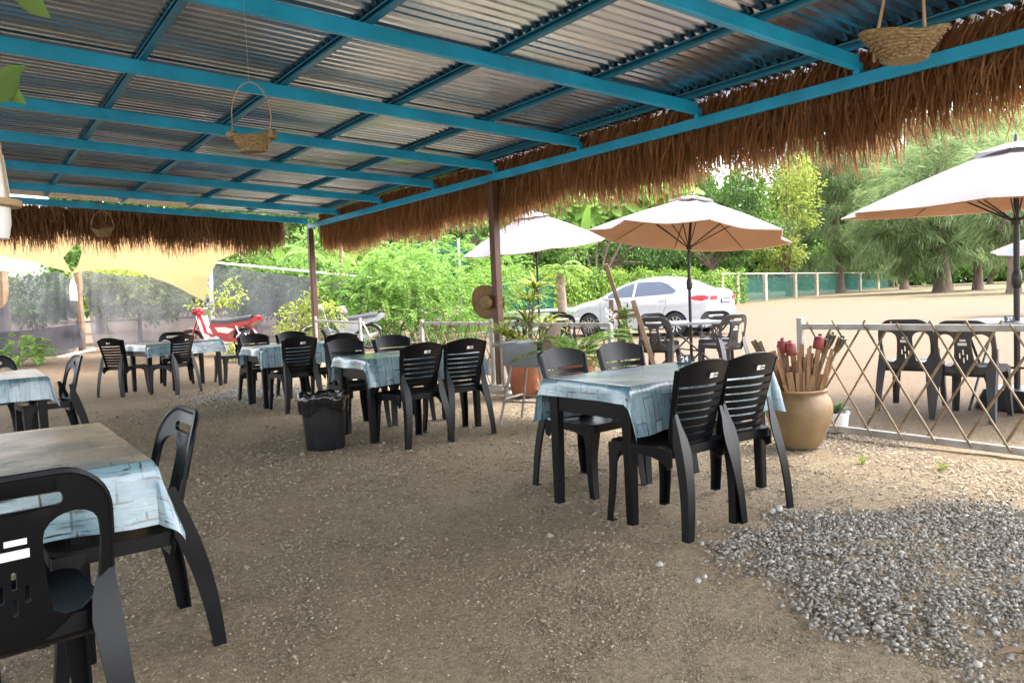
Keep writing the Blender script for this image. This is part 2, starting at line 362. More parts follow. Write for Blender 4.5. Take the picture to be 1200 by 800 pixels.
def copy_tree(o, parent=None):
    c = o.copy(); C.objects.link(c); c.parent = parent
    for ch in list(o.children): copy_tree(ch, c)
    return c
def fast_mesh(name, V, F, material, parent=None, shade=None, sm=False):
    """numpy mesh: V (n,3), F (m,k) all faces with k corners"""
    me = bpy.data.meshes.new(name); n, (mf, k) = len(V), F.shape
    me.vertices.add(n); me.vertices.foreach_set('co', V.astype(np.float32).ravel())
    me.loops.add(mf*k); me.loops.foreach_set('vertex_index', F.astype(np.int32).ravel())
    me.polygons.add(mf); me.polygons.foreach_set('loop_start', np.arange(0, mf*k, k, dtype=np.int32))
    me.update(calc_edges=True)
    if shade is not None:
        a = me.attributes.new('shade', 'FLOAT', 'POINT'); a.data.foreach_set('value', shade.astype(np.float32))
    if sm: me.polygons.foreach_set('use_smooth', np.ones(mf, bool))
    me.materials.append(material); me.validate()
    o = bpy.data.objects.new(name, me); C.objects.link(o)
    if parent is not None: o.parent = parent
    return o
def arc(cx, cy, rx, ry, a0, a1, n): return [(cx+rx*math.cos(R(a0+(a1-a0)*i/n)), cy+ry*math.sin(R(a0+(a1-a0)*i/n))) for i in range(n+1)]
def rrect(x0, y0, x1, y1, r, n=4):
    return arc(x1-r, y0+r, r, r, -90, 0, n)+arc(x1-r, y1-r, r, r, 0, 90, n)+arc(x0+r, y1-r, r, r, 90, 180, n)+arc(x0+r, y0+r, r, r, 180, 270, n)

# ------------------------------------------------------------------ ground
def ground():
    def axis(lo, hi, a, b, st):
        near = list(np.arange(a, b, st)); out = near[:]; d = st
        x = a
        while x > lo: d *= 1.22; x -= d; out.insert(0, max(x, lo))
        d = st; x = near[-1]
        while x < hi: d *= 1.22; x += d; out.append(min(x, hi))
        return np.array(out)
    xs = axis(-300, 420, -4, 12, .11); ys = axis(-200, 420, -2, 20, .11)
    X, Y = np.meshgrid(xs, ys, indexing='ij'); rs = np.random.RandomState(3)
    a = np.clip((Y-12.5)/8, 0, 1); b = np.clip((X-6.5)/5, 0, 1)
    Z = .34*a*a*(3-2*a)*(1-b*b*(3-2*b))
    nz = np.zeros_like(X)
    for k, (fx, fy, ph, am) in enumerate([(1.1, .7, .3, .006), (.6, -1.5, 1.2, .006), (2.7, 2.1, 2.2, .004), (-3.3, 2.9, .8, .003), (5.1, -4.3, 1.9, .002)]): nz += am*np.sin(fx*X+fy*Y+ph)
    nz += rs.normal(0, .0022, X.shape); near = (np.hypot(X-4, Y-8) < 25)
    Z = Z+np.where(near, nz-.012, -.01)
    nx, ny = X.shape; I = np.arange(nx*ny).reshape(nx, ny)
    F = np.stack([I[:-1, :-1], I[1:, :-1], I[1:, 1:], I[:-1, 1:]], -1).reshape(-1, 4)
    o = fast_mesh('ground', np.stack([X, Y, Z], -1).reshape(-1, 3), F, ground_mat(), sm=True); tag(o, kind='structure')
ground()

def stones(name, pts, rad, material, seed, label, cat, parent=None, low=False, jit=.32):
    rs = np.random.RandomState(seed)
    t = (1+5**.5)/2
    B = np.array([(-1, t, 0), (1, t, 0), (-1, -t, 0), (1, -t, 0), (0, -1, t), (0, 1, t), (0, -1, -t), (0, 1, -t), (t, 0, -1), (t, 0, 1), (-t, 0, -1), (-t, 0, 1)])/1.9
    T = np.array([(0, 11, 5), (0, 5, 1), (0, 1, 7), (0, 7, 10), (0, 10, 11), (1, 5, 9), (5, 11, 4), (11, 10, 2), (10, 7, 6), (7, 1, 8), (3, 9, 4), (3, 4, 2), (3, 2, 6), (3, 6, 8), (3, 8, 9), (4, 9, 5), (2, 4, 11), (6, 2, 10), (8, 6, 7), (9, 8, 1)])
    if low:
        B = np.array([(1, 0, 0), (0, 1, 0), (-1, 0, 0), (0, -1, 0), (0, 0, 1), (0, 0, -.6)])*1.05; T = np.array([(0, 1, 4), (1, 2, 4), (2, 3, 4), (3, 0, 4)])
    nb = len(B); n = len(pts); V = B[None]*(1+rs.uniform(-jit, jit, (n, nb, 1)))+rs.normal(0, jit*.22, (n, nb, 3))
    V = V*np.stack([rs.uniform(.7, 1.3, n), rs.uniform(.7, 1.3, n), rs.uniform(.45, .85, n)], -1)[:, None]
    a = rs.uniform(0, 6.28, n); ca, sa = np.cos(a), np.sin(a); tl = rs.uniform(-.6, .6, n)
    y2 = V[..., 1]*np.cos(tl)[:, None]-V[..., 2]*np.sin(tl)[:, None]; z2 = V[..., 1]*np.sin(tl)[:, None]+V[..., 2]*np.cos(tl)[:, None]
    x3 = V[..., 0]*ca[:, None]-y2*sa[:, None]; y3 = V[..., 0]*sa[:, None]+y2*ca[:, None]
    V = np.stack([x3, y3, z2], -1)*np.asarray(rad)[:, None, None]+np.asarray(pts)[:, None]
    F = (T[None]+nb*np.arange(n)[:, None, None]).reshape(-1, 3)
    o = fast_mesh(name, V.reshape(-1, 3), F, material, parent, shade=np.repeat(rs.uniform(0, 1, n), nb)); tag(o, label, cat, kind='stuff'); return o
gravelm = leafmat('grey_crushed_stone', (.15, .135, .115), (.46, .425, .37), trans=0.0, rough=.9)
pebm = leafmat('tan_pebble', (.185, .143, .098), (.52, .43, .315), trans=0.0, rough=.95)
def gravel():
    rs = np.random.RandomState(5)
    poly = [gp(*q) for q in ((858, 618), (905, 606), (985, 600), (1080, 592), (1200, 596), (1380, 606), (1420, 715), (1250, 742), (1180, 748), (1110, 778), (1060, 764), (1010, 742), (962, 728), (925, 690), (880, 668))]
    poly = [(p.x, p.y) for p in poly]; xs = [p[0] for p in poly]; ys = [p[1] for p in poly]; P, Rd = [], []
    cx, cy = sum(xs)/len(xs), sum(ys)/len(ys)
    def ins(x, y):
        c = False; j = len(poly)-1
        for i in range(len(poly)):
            xi, yi = poly[i]; xj, yj = poly[j]
            if (yi > y) != (yj > y) and x < (xj-xi)*(y-yi)/(yj-yi)+xi: c = not c
            j = i
        return c
    while len(P) < 14000:
        x, y = rs.uniform(min(xs)-.1, max(xs)+.1), rs.uniform(min(ys)-.1, max(ys)+.1)
        jx, jy = x+rs.normal(0, .075)+.06*math.sin(9*y), y+rs.normal(0, .075)+.06*math.sin(8*x+1)
        if ins(jx, jy):
            r = rs.uniform(.0038, .0095) if rs.rand() < .95 else rs.uniform(.0095, .015)
            if math.sin(x*11+3*math.sin(y*7))*math.sin(y*13+2*math.sin(x*6)) > .45 and rs.rand() < .7: continue
            edge = math.sin(x*6+1)*math.sin(y*7+.4)
            P.append((x, y, rs.uniform(-.013, .002)+.004*edge)); Rd.append(r)
    stones('gravel_patch', P, Rd, gravelm, 6, 'patch of loose grey crushed stone on the brown earth', 'gravel', jit=.5)
    P, Rd = [], []
    n = 420000; u = rs.uniform(0, 1, n); r_ = 1.15*(11.0/1.15)**u; an = h_+rs.uniform(-.66, .66, n)      # thinner with distance, as the eye can tell it
    x, y = r_*np.sin(an), r_*np.cos(an); f = np.sin(2.1*x+.4)*np.sin(1.7*y+1.1)+.6*np.sin(4.3*x-3.1*y)+.5*np.sin(9*x+2*np.sin(5*y))*np.sin(8*y)
    ok = (rs.uniform(0, 1, n) < np.clip(.42+.28*f, .12, 1)) & (x < 5.4); x, y, r_ = x[ok], y[ok], r_[ok]; n = len(x)
    rad = (.0018+.0040*rs.uniform(0, 1, n)**2.4)*np.clip(r_/2.6, .8, 2.6)*np.where(rs.uniform(0, 1, n) < .004, 2.2, 1)
    z = -.0125+sum(am*np.sin(fx*x+fy*y+ph) for fx, fy, ph, am in ((1.1, .7, .3, .006), (.6, -1.5, 1.2, .006), (2.7, 2.1, 2.2, .004), (-3.3, 2.9, .8, .003), (5.1, -4.3, 1.9, .002)))+rad*.25
    stones('loose_grit', np.stack([x, y, z], -1), rad, pebm, 8, 'loose tan grit scattered over the trodden earth floor', 'grit', low=True, jit=.4)
    P, Rd = [], []
    while len(P) < 7000:                                        # paler band of fine gravel by the lattice fence
        x, y = rs.normal(5.3, .5), rs.uniform(1.2, 6.2)
        P.append((x, y, -.010)); Rd.append(rs.uniform(.004, .010))
    while len(P) < 9500:                                       # and a streak near the far tables
        x, y = rs.normal(3.4, .5), rs.normal(10.8, .55)
        P.append((x, y, -.006)); Rd.append(rs.uniform(.008, .016))
    stones('fine_gravel', P, Rd, gravelm, 9, 'fine pale gravel along the lattice fence and near the far tables', 'gravel', jit=.4)
gravel()
for (px_, py_, r) in ((912, 597, .026), (905, 600, .02), (773, 662, .016), (818, 681, .014), (826, 676, .012)):
    g = gp(px_, py_); mb = MB(); rr = random.Random(int(px_))
    mb.lathe([(.001, r*.9), (r*.6, r*.75), (r, r*.2), (r*.8, -r*.3), (.001, -r*.5)], 7); mb.v = [(x*(1+rr.uniform(-.25, .25)), y*(1+rr.uniform(-.25, .25)), z*(1+rr.uniform(-.2, .2))) for x, y, z in mb.v]
    o = mb.build('stone', concrete); o.location = (g.x, g.y, r*.2); tag(o, {912: 'pale stone larger than its neighbour beside the chair leg at table 24', 905: 'pale stone touching a slightly larger one by the chair leg', 773: 'lone pale pebble lying on bare earth between tables', 818: 'pale pebble on earth at the edge of the gravel, the larger of two', 826: 'pale pebble on earth at the edge of the gravel, the smaller of two'}[px_], 'stone', 'pale stones lying on the earth')

# ------------------------------------------------------------------ pavilion
XE, YF, SL = 5.59, 14.25, R(2.84)
TS = math.tan(SL)
def zroof(x, z0): return z0-TS*(x-XE)
X0, Y0 = -4.6, -2.6
pav = empty('pavilion', (XE, YF, 0)); pav_o = Vector((XE, YF, 0))
tag(pav, 'open pavilion with turquoise steel roof frame, corrugated zinc sheets and brown posts', 'pavilion')
def pv(mb): mb.v = [(x-XE, y-YF, z) for x, y, z in mb.v]; return mb
RAF = [1.62, 3.19, 4.72, 6.36, 7.98, 9.5, 11.2, 12.9, 14.2]
RAF = [-1.5, .06]+RAF
for y in RAF[:-1]:
    mb = MB(); mb.bar((X0, y, zroof(X0, 2.83)), (XE-.03, y, zroof(XE-.03, 2.83)), .055, .105, bev=.12); pv(mb).build('rafter', teal, pav)
    mb = MB(); mb.box((XE, y, 2.79), (.05, .05, .08)); pv(mb).build('rafter_bracket', teal, pav)
for i, x in enumerate([-4.05, -3.0, -1.95, -.88, .2, 1.26, 2.34, 3.4, 4.42, 5.42]):
    z = zroof(x, 2.912)
    mb = MB()                                                   # lipped C channel, open side towards -x
    mb.box((x+.024, (Y0+YF)/2, z), (.004, YF-Y0, .056)); mb.box((x, (Y0+YF)/2, z-.026), (.046, YF-Y0, .004)); mb.box((x, (Y0+YF)/2, z+.026), (.046, YF-Y0, .004))
    mb.box((x-.022, (Y0+YF)/2, z-.019), (.004, YF-Y0, .012)); mb.box((x-.022, (Y0+YF)/2, z+.019), (.004, YF-Y0, .012))
    pv(mb).build('purlin', tealdark, pav)
mb = MB(); mb.bar((XE, Y0, 2.705), (XE, YF+.03, 2.705), .06, .09, bev=.1); pv(mb).build('eave_beam', teal, pav)
mb = MB(); mb.bar((X0, YF, zroof(X0, 2.80)), (XE-.035, YF, zroof(XE, 2.80)), .055, .10, bev=.1); pv(mb).build('end_beam', teal, pav)
for y in (8.05, YF-.02):
    mb = MB(); mb.bar((XE, y, -.03), (XE, y, 2.655), .108, .108, bev=.12, up=(0, 1, 0)); pv(mb).build('post', brownpaint, pav)
for y, x in ((YF, -1.0), (0.4, -4.4), (7, -4.4)):
    mb = MB(); mb.bar((x, y, -.03), (x, y, 2.6 if y == YF else zroof(x, 2.77)), .085, .085, bev=.12, up=(0, 1, 0)); pv(mb).build('post', brownpaint, pav)
mb = MB(); mb.lathe([(.001, .09), (.13, .085), (.17, .03), (.18, -.04)], 12, (XE, 8.05, 0)); pv(mb).build('post_footing', concrete, pav)
# corrugated sheets
SW = .80
def sheet_mesh(seed):
    rs = random.Random(seed); prof = []; pitch = .1; y = 0
    for k in range(int(round(SW/pitch))):
        b = k*pitch; prof += [(b, 0), (b+.026, 0), (b+.046, .030), (b+.072, .030), (b+.092, 0)]
    prof += [(SW+.026, 0), (SW+.040, .021)]
    nx = 28; L = XE+.72-X0
    A = [[(rs.uniform(-1, 1)) for _ in range(7)] for _ in range(4)]
    def dz(x, y): return .0028*max(0, math.sin(math.pi*min(1, y/SW)))*sum(a[0]*math.sin(x*(2.1+a[1])*1.6+y*(3+4*a[2])+5*a[3]) for a in A)
    V, F = [], []
    for i in range(nx+1):
        x = X0+L*i/nx
        for (yy, zz) in prof: V.append((x-XE, yy, zroof(x, 2.942)+zz+dz(x, yy)))
    k = len(prof)
    for i in range(nx):
        for j in range(k-1): F.append((i*k+j, (i+1)*k+j, (i+1)*k+j+1, i*k+j+1))
    mb = MB(); mb.add(V, F); return mb
protos = [sheet_mesh(40+q) for q in range(5)]; pm = [None]*5
ny = int((YF-Y0)/SW)
for i in range(ny+1):
    q = i % 5
    if pm[q] is None: o = protos[q].build('roof_sheet', zinc, pav, recalc=False); pm[q] = o
    else: o = pm[q].copy(); C.objects.link(o); o.parent = pav
    o.location = (0, Y0+i*SW-YF-.35, .0025*(i % 2))
# ------------------------------------------------------------------ thatch fringes
def thatch(name, A, B, out, n, ln, seed, material, label, z0, wmin=.006, wmax=.014, sweep=.3, droop=1.0, zlo=-.06, zhi=.26):
    rs = np.random.RandomState(seed); A, B, out = np.array(A), np.array(B), np.array(out)
    t = rs.uniform(0, 1, n); al = (B-A)/np.linalg.norm(B-A)
    lay = rs.uniform(0, 1, n)                                    # 0 inner, 1 outer layer
    root = A+(B-A)*t[:, None]+out*(.02+.16*lay)[:, None]+np.array([0, 0, 1.])*(np.where(rs.uniform(0, 1, n) < .5, rs.uniform(zhi-.08, zhi, n), rs.uniform(zlo, zhi, n))-.06*lay)[:, None]
    L = ln*rs.uniform(.62, 1.08, n)*(1+.12*np.sin(t*37)+.08*np.sin(t*91+1)); dirn = np.array([0, 0, -1.])*1.0
    side = al[None]*(rs.normal(sweep, .22, n))[:, None]+out[None]*(rs.normal(.22, .22, n))[:, None]
    seg = 4; V = np.zeros((n, (seg+1)*2, 3)); wd = rs.uniform(wmin, wmax, n)
    phi = rs.uniform(0, math.pi, n); wv = al[None]*np.cos(phi)[:, None]+out[None]*np.sin(phi)[:, None]
    curl = rs.normal(0, .16, (n, 2))
    for k in range(seg+1):
        s = k/seg
        c = root+side*(L*s*(1-.45*s*droop))[:, None]+dirn*(L*(s**1.15)*.93)[:, None]+(al[None]*curl[:, :1]+out[None]*curl[:, 1:])*(L*s*s*.5)[:, None]
        wk = wd*(1-.75*s**2)*.5
        V[:, 2*k] = c-wv*wk[:, None]; V[:, 2*k+1] = c+wv*wk[:, None]
    q = np.array([[2*k, 2*k+1, 2*k+3, 2*k+2] for k in range(seg)])
    F = (q[None]+(seg+1)*2*np.arange(n)[:, None, None]).reshape(-1, 4)
    o = fast_mesh(name, V.reshape(-1, 3), F, material, shade=np.repeat(rs.beta(1.2, 1.8, n), (seg+1)*2))
    tag(o, label, 'thatch'); return o
straw = leafmat('dry_palm_thatch', (.19, .082, .036), (.56, .32, .16), trans=.5, rough=.7)
straw2 = leafmat('dry_grass_thatch', (.15, .062, .03), (.48, .29, .15), trans=.42, rough=.7)
thatch('thatch_fringe', (XE+.06, .3, 2.70), (XE+.06, 13.95, 2.66), (1, 0, 0), 34000, .51, 11, straw, 'long brown palm thatch fringe hanging along the eave above the lattice fence', 2.7, sweep=.62, wmin=.008, wmax=.02, droop=1.7, zlo=-.1, zhi=.27)
thatch('thatch_fringe', (-1.6, YF+.18, 2.86), (5.15, YF+.18, 2.66), (0, 1, 0), 11000, .50, 12, straw2, 'short bristly thatch fringe along the far end beam in front of the shade sails', 2.8, sweep=.0, wmin=.008, wmax=.02)

# ------------------------------------------------------------------ furniture
labelm = mat('white_sticker', (.75, .75, .74), .5)
def leg_bar(mb, a, b, wa, wb, da, db, side, bow=.0, top=None):
    """curved L-section moulded leg from a (top) to b (foot): a face across x and a flange along y"""
    a, b = Vector(a), Vector(b); fd = 1 if b.y < 0 else -1                     # flange runs from the outer face back under the seat
    def P(t):
        p = a.lerp(b, t); p.y += -fd*bow*-math.sin(math.pi*t)*1.0; return p
    k_ = .30 if fd > 0 else 0
    def W(t): return (wa*(1-t)+wb*t)*((.28+.72*smooth(t/k_)) if k_ else (1+.35*max(0, .25-t)/.25))
    def D(t): return (da*(1-t)+db*t)*((.30+.70*smooth(t/k_)) if k_ else (1+.9*max(0, .25-t)/.25))
    ex = side*wa/2
    mb.grid(lambda u, t: P(t)+Vector((ex*(1-.3*t)-side*W(t)*u, 0, 0)), 2, 10, .007*(1 if side*fd > 0 else -1))
    mb.grid(lambda u, t: P(t)+Vector((ex*(1-.3*t), fd*D(t)*u, 0)), 2, 10, .007*(-1 if side*fd > 0 else 1))
    mb.bar(P(1)+Vector((ex*.7-side*W(1)*.5, fd*D(1)*.5, .006)), P(1)+Vector((ex*.7-side*W(1)*.5, fd*D(1)*.5, 0)), W(1)*.95, D(1)*.95, up=(0, 1, 0))
def chair_slat():
    root = empty('slatted_chair')
    hw = lambda z: .168+(z-.43)/.45*.045
    def S(u, z, w=0): return Vector((u*hw(z), -.195-(z-.43)*.21-.10*max(0, z-.6)**1.5+.045*u*u-w, z))
    ztop = lambda u: .885-.045*u*u
    mb = MB(); mb.grid(lambda a, b: S(-.9+1.8*a, .755+(ztop(-.9+1.8*a)-.755)*b), 14, 5, .012); mb.build('top_rail', black, root, 35)
    zs = [.468+.0405*i for i in range(7)]
    for z in zs:
        mb = MB(); mb.grid(lambda a, b: S(-.9+1.8*a, z+.0318*b, .004*b), 10, 2, .008); mb.build('slat', black, root, 40)
    for s in (-1, 1):
        mb = MB(); mb.grid(lambda a, b: S(s*(.86+.17*a), .415+(ztop(.95)-.415)*b, -.016*math.sin(a*math.pi)), 4, 16, .026); mb.build('stile', black, root, 45)
    mb = MB(); mb.grid(lambda a, b: S(-.9+1.8*a, .40+.055*b, .004), 12, 3, .012); mb.build('bottom_rail', black, root, 35)
    # seat: dished plate with a turned-down rim
    def seat(u, v, w):
        d = .012*((u/.21)**2+(v/.21)**2); return (u, v, .425+d-w)
    mb = MB(); mb.plate(rrect(-.215, -.205, .215, .225, .05), [], seat, .014, .05)
    mb.plate(rrect(-.217, -.207, .217, .227, .05), [rrect(-.207, -.197, .207, .217, .045)], lambda u, v, w: (u, v, .442-w), .045, .2)
    mb.build('seat', black, root, 40)
    for s in (-1, 1):
        mb = MB(); leg_bar(mb, (s*.185, .222, .432), (s*.208, .24, .0), .062, .042, .05, .04, s, .012); mb.build('leg', black, root, 40)
        mb = MB(); leg_bar(mb, (s*.149, -.212, .62), (s*.21, -.315, .0), .072, .044, .062, .042, s, -.03); mb.build('leg', black, root, 40)
        # side apron arch under the seat
        out = [(-.2, .43), (-.2, .35)]+arc(0, .335, .17, .06, 180, 0, 8)+[(.2, .35), (.2, .43)]
        mb = MB(); mb.plate(out, [], lambda u, v, w: (s*(.198+w), u, v), .01, .1); mb.build('side_apron', black, root, 40)
    mb = MB()
    def st(x, z, w_, h2):
        q = [Vector((S(x/.19+du/.19, z+dz).x, 0, 0)) for du, dz in ()]
        P = [S((x+a)/hw(z+b), z+b, .0145) for a, b in ((0, 0), (w_, 0), (w_, h2), (0, h2))]; mb.add(P, [(0, 1, 2, 3)])
    st(-.012, .79, .026, .026)
    for i in range(3):
        st(.020+i*.011, .805, .008, .010); st(.020+i*.011, .791, .008, .008)
    o = mb.build('sticker', labelm, root, recalc=False)
    return root
def chair_round(m1=None, name='round_back_chair'):
    m1 = m1 or blackB
    root = empty(name)
    def S(u, z, w=0): return Vector((u, -.20-(z-.43)*.24+.9*u*u-w*(1), z))
    out = [(-.225, .40), (-.215, .36), (.215, .36), (.225, .40), (.228, .62)]+arc(.10, .70, .125, .135, 0, 90, 8)+arc(-.10, .70, .125, .135, 90, 180, 8)+[(-.228, .62)]
    handle = rrect(-.112, .752, .112, .787, .017)
    holes = [handle]
    for s in (-1, 1):
        h = [(s*.082, .47), (s*.070, .56), (s*.064, .64)]+[(s*.132-s*.067*math.cos(R(a)), .672+.056*math.sin(R(a))) for a in range(0, 181, 20)]+[(s*.203, .62), (s*.199, .54), (s*.182, .475), (s*.15, .45), (s*.11, .45)]
        holes.append(h)
    for x, z in ((-.028, .545), (0, .575), (0, .505), (.028, .535)): holes.append(rrect(x-.006, z-.024, x+.006, z+.024, .005, 2))
    mb = MB(); mb.plate(out, holes, S, .014, .045)
    mb.build('backrest', m1, root, 40)
    rim = [S(x, z, .007) for x, z in out[3:-0]]
    mb = MB(); mb.tube([S(x*1.0, z, .006) for x, z in out[3:]], .011, 6); mb.build('back_rim', m1, root, 50)
    def seat(u, v, w): return (u, v, .425+.012*((u/.21)**2+(v/.21)**2)-w)
    mb = MB(); mb.plate(rrect(-.215, -.20, .215, .22, .06), [], seat, .014, .05)
    mb.plate(rrect(-.217, -.202, .217, .222, .06), [rrect(-.205, -.19, .205, .21, .05)], lambda u, v, w: (u, v, .443-w), .05, .2)
    mb.build('seat', m1, root, 40)
    for s in (-1, 1):
        mb = MB(); leg_bar(mb, (s*.185, .217, .432), (s*.212, .24, .0), .068, .046, .055, .04, s, .012); mb.build('leg', m1, root, 40)
        mb = MB(); leg_bar(mb, (s*.190, -.172, .60), (s*.222, -.305, .0), .086, .048, .09, .045, s, -.03); mb.build('leg', m1, root, 40)
    mb = MB()
    for (x0, z0, x1, z1) in ((-.035, .632, .035, .656), (-.018, .668, .03, .684)):
        mb.add([S(x, z, .0155) for x, z in ((x0, z0), (x1, z0), (x1, z1), (x0, z1))], [(0, 1, 2, 3)])
    mb.build('sticker', labelm, root, recalc=False)
    return root
cs = chair_slat(); cs.scale = (1, 1, .975); cr = chair_round(); cg = chair_round(greyP)
used = set()
def chair(proto, x, y, rz, label, group, z=None):
    o = proto if id(proto) not in used else copy_tree(proto); used.add(id(proto))
    o.location = (x, y, zg(x, y) if z is None else z); o.rotation_euler = (0, 0, R(rz)); tag(o, label, 'chair', group); return o
proto_t = None
def table(x, y, rz, label, group='black plastic dining tables', L=1.16, W=.68):
    global proto_t
    if proto_t is None:
        t = empty('dining_table')
        mb = MB(); mb.plate(rrect(-L/2, -W/2, L/2, W/2, .03), [], lambda u, v, w: (u, v, .725-w), .022, .4); mb.build('table_top', black, t, 40)
        mb = MB()
        for s in (-1, 1):
            mb.box((0, s*(W/2-.035), .625), (L-.13, .014, .16)); mb.box((s*(L/2-.035), 0, .625), (.014, W-.13, .16))
        mb.build('apron', black, t)
        for sx in (-1, 1):
            for sy in (-1, 1):
                mb = MB(); mb.bar((sx*(L/2-.045), sy*(W/2-.045), .7), (sx*(L/2-.04), sy*(W/2-.04), 0), .07, .07, .052, .052, up=(0, 1, 0), bev=.15); mb.build('leg', black, t, 30)
        proto_t = t; o = t
    else: o = copy_tree(proto_t)
    o.location = (x, y, zg(x, y)); o.rotation_euler = (0, 0, R(rz)); return tag(o, label, 'table', group)
def cloth(x, y, rz, over, seed, label, L=1.16, W=.68, rot_print=False):
    """draped vinyl cloth; over = overhang on (-x, +x, -y, +y) sides of the table frame"""
    rs = random.Random(seed); hx, hy = L/2+.004, W/2+.004; ox0, ox1, oy0, oy1 = over
    def lin(a, b, n): return [a+(b-a)*i/n for i in range(n+1)]
    us = lin(-hx-ox0, -hx, 9)[:-1]+lin(-hx, hx, 26)+lin(hx, hx+ox1, 9)[1:]; vs = lin(-hy-oy0, -hy, 9)[:-1]+lin(-hy, hy, 16)+lin(hy, hy+oy1, 9)[1:]
    ph = [rs.uniform(0, 6.3) for _ in range(4)]
    V, UV = [], []
    for u in us:
        for v in vs:
            dx = max(0, abs(u)-hx); dy = max(0, abs(v)-hy); sx = 1 if u > 0 else -1; sy = 1 if v > 0 else -1
            mn, mx_ = min(dx, dy), max(dx, dy); x0, y0 = max(-hx, min(hx, u)), max(-hy, min(hy, v))
            sm_ = (dx**4+dy**4)**.25; hm = dx*dy/(dx+dy)*1.6 if dx+dy > 0 else 0; drop = sm_*.96+.10*hm; rad = .012*(1-math.exp(-mx_/.012))
            kk = dy/(dx+dy) if dx+dy > 0 else 0; wave = mx_*(kk*(.06*math.sin(u*9+ph[0])+.045*math.sin(u*21+ph[1]))+(1-kk)*(.06*math.sin(v*11+ph[2])+.045*math.sin(v*19+ph[3])))
            fl = .10*mx_+.36*hm+rad+wave
            hyp = math.hypot(dx, dy) or 1; nx = sx*dx/hyp; ny = sy*dy/hyp
            z = .7275-max(0, drop-.006)*(1-.02*math.sin(u*5+v*7))+(.0012*math.sin(u*13+ph[0])*math.sin(v*11) if mx_ == 0 else 0)
            V.append((x0+nx*fl, y0+ny*fl, z+.0016)); UV.append((v, u) if rot_print else (u, v))
    mb = MB(); nv = len(vs); mb.add(V, [(i*nv+j, (i+1)*nv+j, (i+1)*nv+j+1, i*nv+j+1) for i in range(len(us)-1) for j in range(nv-1)])
    o = mb.build('tablecloth', plank_cloth_mat('plank_print_vinyl', seed), None, True, uv=UV)
    o.location = (x, y, zg(x, y)); o.rotation_euler = (0, 0, R(rz)); tag(o, label, 'tablecloth', 'blue plank print tablecloths'); return o

SG = 'black slatted chairs under the pavilion'; RG = 'black round-back chairs under the pavilion'
# table 24
table(3.32, 3.16, 0, 'black table carrying the number 24 sign under its blue plank cloth')
cloth(3.32, 3.16, 0, (.10, .10, .27, .27), 1, 'blue plank print vinyl cloth on the table with the number 24 sign', rot_print=True)
chair(cs, 2.975, 2.78, 2, 'black slatted chair at table 24, gravel side, the one farther from the clay pot', SG)
chair(cs, 3.40, 2.80, -3, 'black slatted chair at table 24, gravel side, the one closer to the clay pot', SG)
chair(cs, 3.17, 3.60, 183, 'black slatted chair at table 24, fence side, next to the fern', SG)
chair(cs, 3.67, 3.61, 177, 'black slatted chair at table 24, fence side, in front of the wooden easel', SG)
# table beside the bin
table(3.38, 6.36, 0, 'black table beside the rubbish bin under a blue plank cloth')
cloth(3.38, 6.36, 0, (.10, .12, .25, .25), 2, 'blue plank print vinyl cloth on the table beside the rubbish bin', rot_print=True)
chair(cs, 3.10, 5.86, 3, 'black slatted chair behind the rubbish bin, back turned, at the bin table', SG)
chair(cs, 3.60, 5.93, -4, 'black slatted chair at the bin table, back turned, next to the brown post', SG)
chair(cs, 3.10, 6.92, 180, 'black slatted chair across the bin table, on the end above the bin', SG)
chair(cs, 3.62, 6.95, 176, 'black slatted chair across the bin table, on the end towards the fence post', SG)
# table behind it
table(3.45, 9.42, 0, 'black table between the bin table and the red motorbike under a blue cloth')
cloth(3.45, 9.42, 0, (.11, .11, .25, .25), 3, 'blue plank print vinyl cloth on the table behind the bin table', rot_print=True)
chair(cs, 3.14, 8.78, 2, 'black slatted chair, back turned, at the far end of the row behind the bin table', SG)
chair(cs, 3.68, 8.86, 2, 'black slatted chair, back turned, half hidden behind the bin table chairs', SG)
chair(cs, 3.16, 9.98, 182, 'black slatted chair facing the room in front of the red motorbike', SG)
chair(cs, 3.66, 10.0, 178, 'black slatted chair facing the room in front of the silver motorbike', SG)
# far table near the shade net
t3 = (2.72, 12.75)
table(*t3, 12, 'black table far back near the grey shade net under a blue cloth', L=1.16)
cloth(*t3, 12, (.11, .16, .2, .2), 4, 'blue plank print vinyl cloth on the far table near the shade net')
chair(cs, 1.96, 12.62, -52, 'black slatted chair at the corner of the far table, facing away from the net', SG)
chair(cs, 2.52, 12.1, 30, 'black slatted chair, back turned, at the far table in front of the red motorbike wheel', SG)
chair(cr, 2.86, 13.42, 172, 'black round-back chair with a handle slot on the net side of the far table', RG)
chair(cr, 3.62, 12.95, 95, 'black round-back chair at the far table end beside the red motorbike', RG)
# foreground table
fgt = table(.145, 3.33, 90, 'black table between the two round-back chairs under the glossy plank cloth')
for ch in fgt.children:
    if ch.name.startswith('leg'): v0 = ch.data.vertices[0].co; ch.location = (-.24 if v0.x > 0 else .24, -.16 if v0.y > 0 else .16, 0)
cloth(.145, 3.33, 90, (.22, .22, .22, .22), 5, 'large glossy plank print vinyl cloth between the two round-back chairs', rot_print=True)
chair(cr, .045, 2.47, 5, 'black round-back chair with white barcode stickers on its back', RG)
chair(cr, .40, 3.10, 92, 'black round-back chair turned sideways beside the glossy plank cloth', RG)
# table beyond the foreground one
table(.22, 7.9, 90, 'black table under a blue cloth, in line beyond the table with the two round-back chairs')
cloth(.22, 7.9, 90, (.2, .2, .22, .2), 6, 'blue plank print vinyl cloth on the table next to the small green bush', rot_print=False)
chair(cr, .60, 8.12, 96, 'black round-back chair seen edge-on beside the table next to the small green bush', RG)
chair(cr, .2, 8.95, 176, 'black round-back chair on the bush side of the table near the shade net', RG)

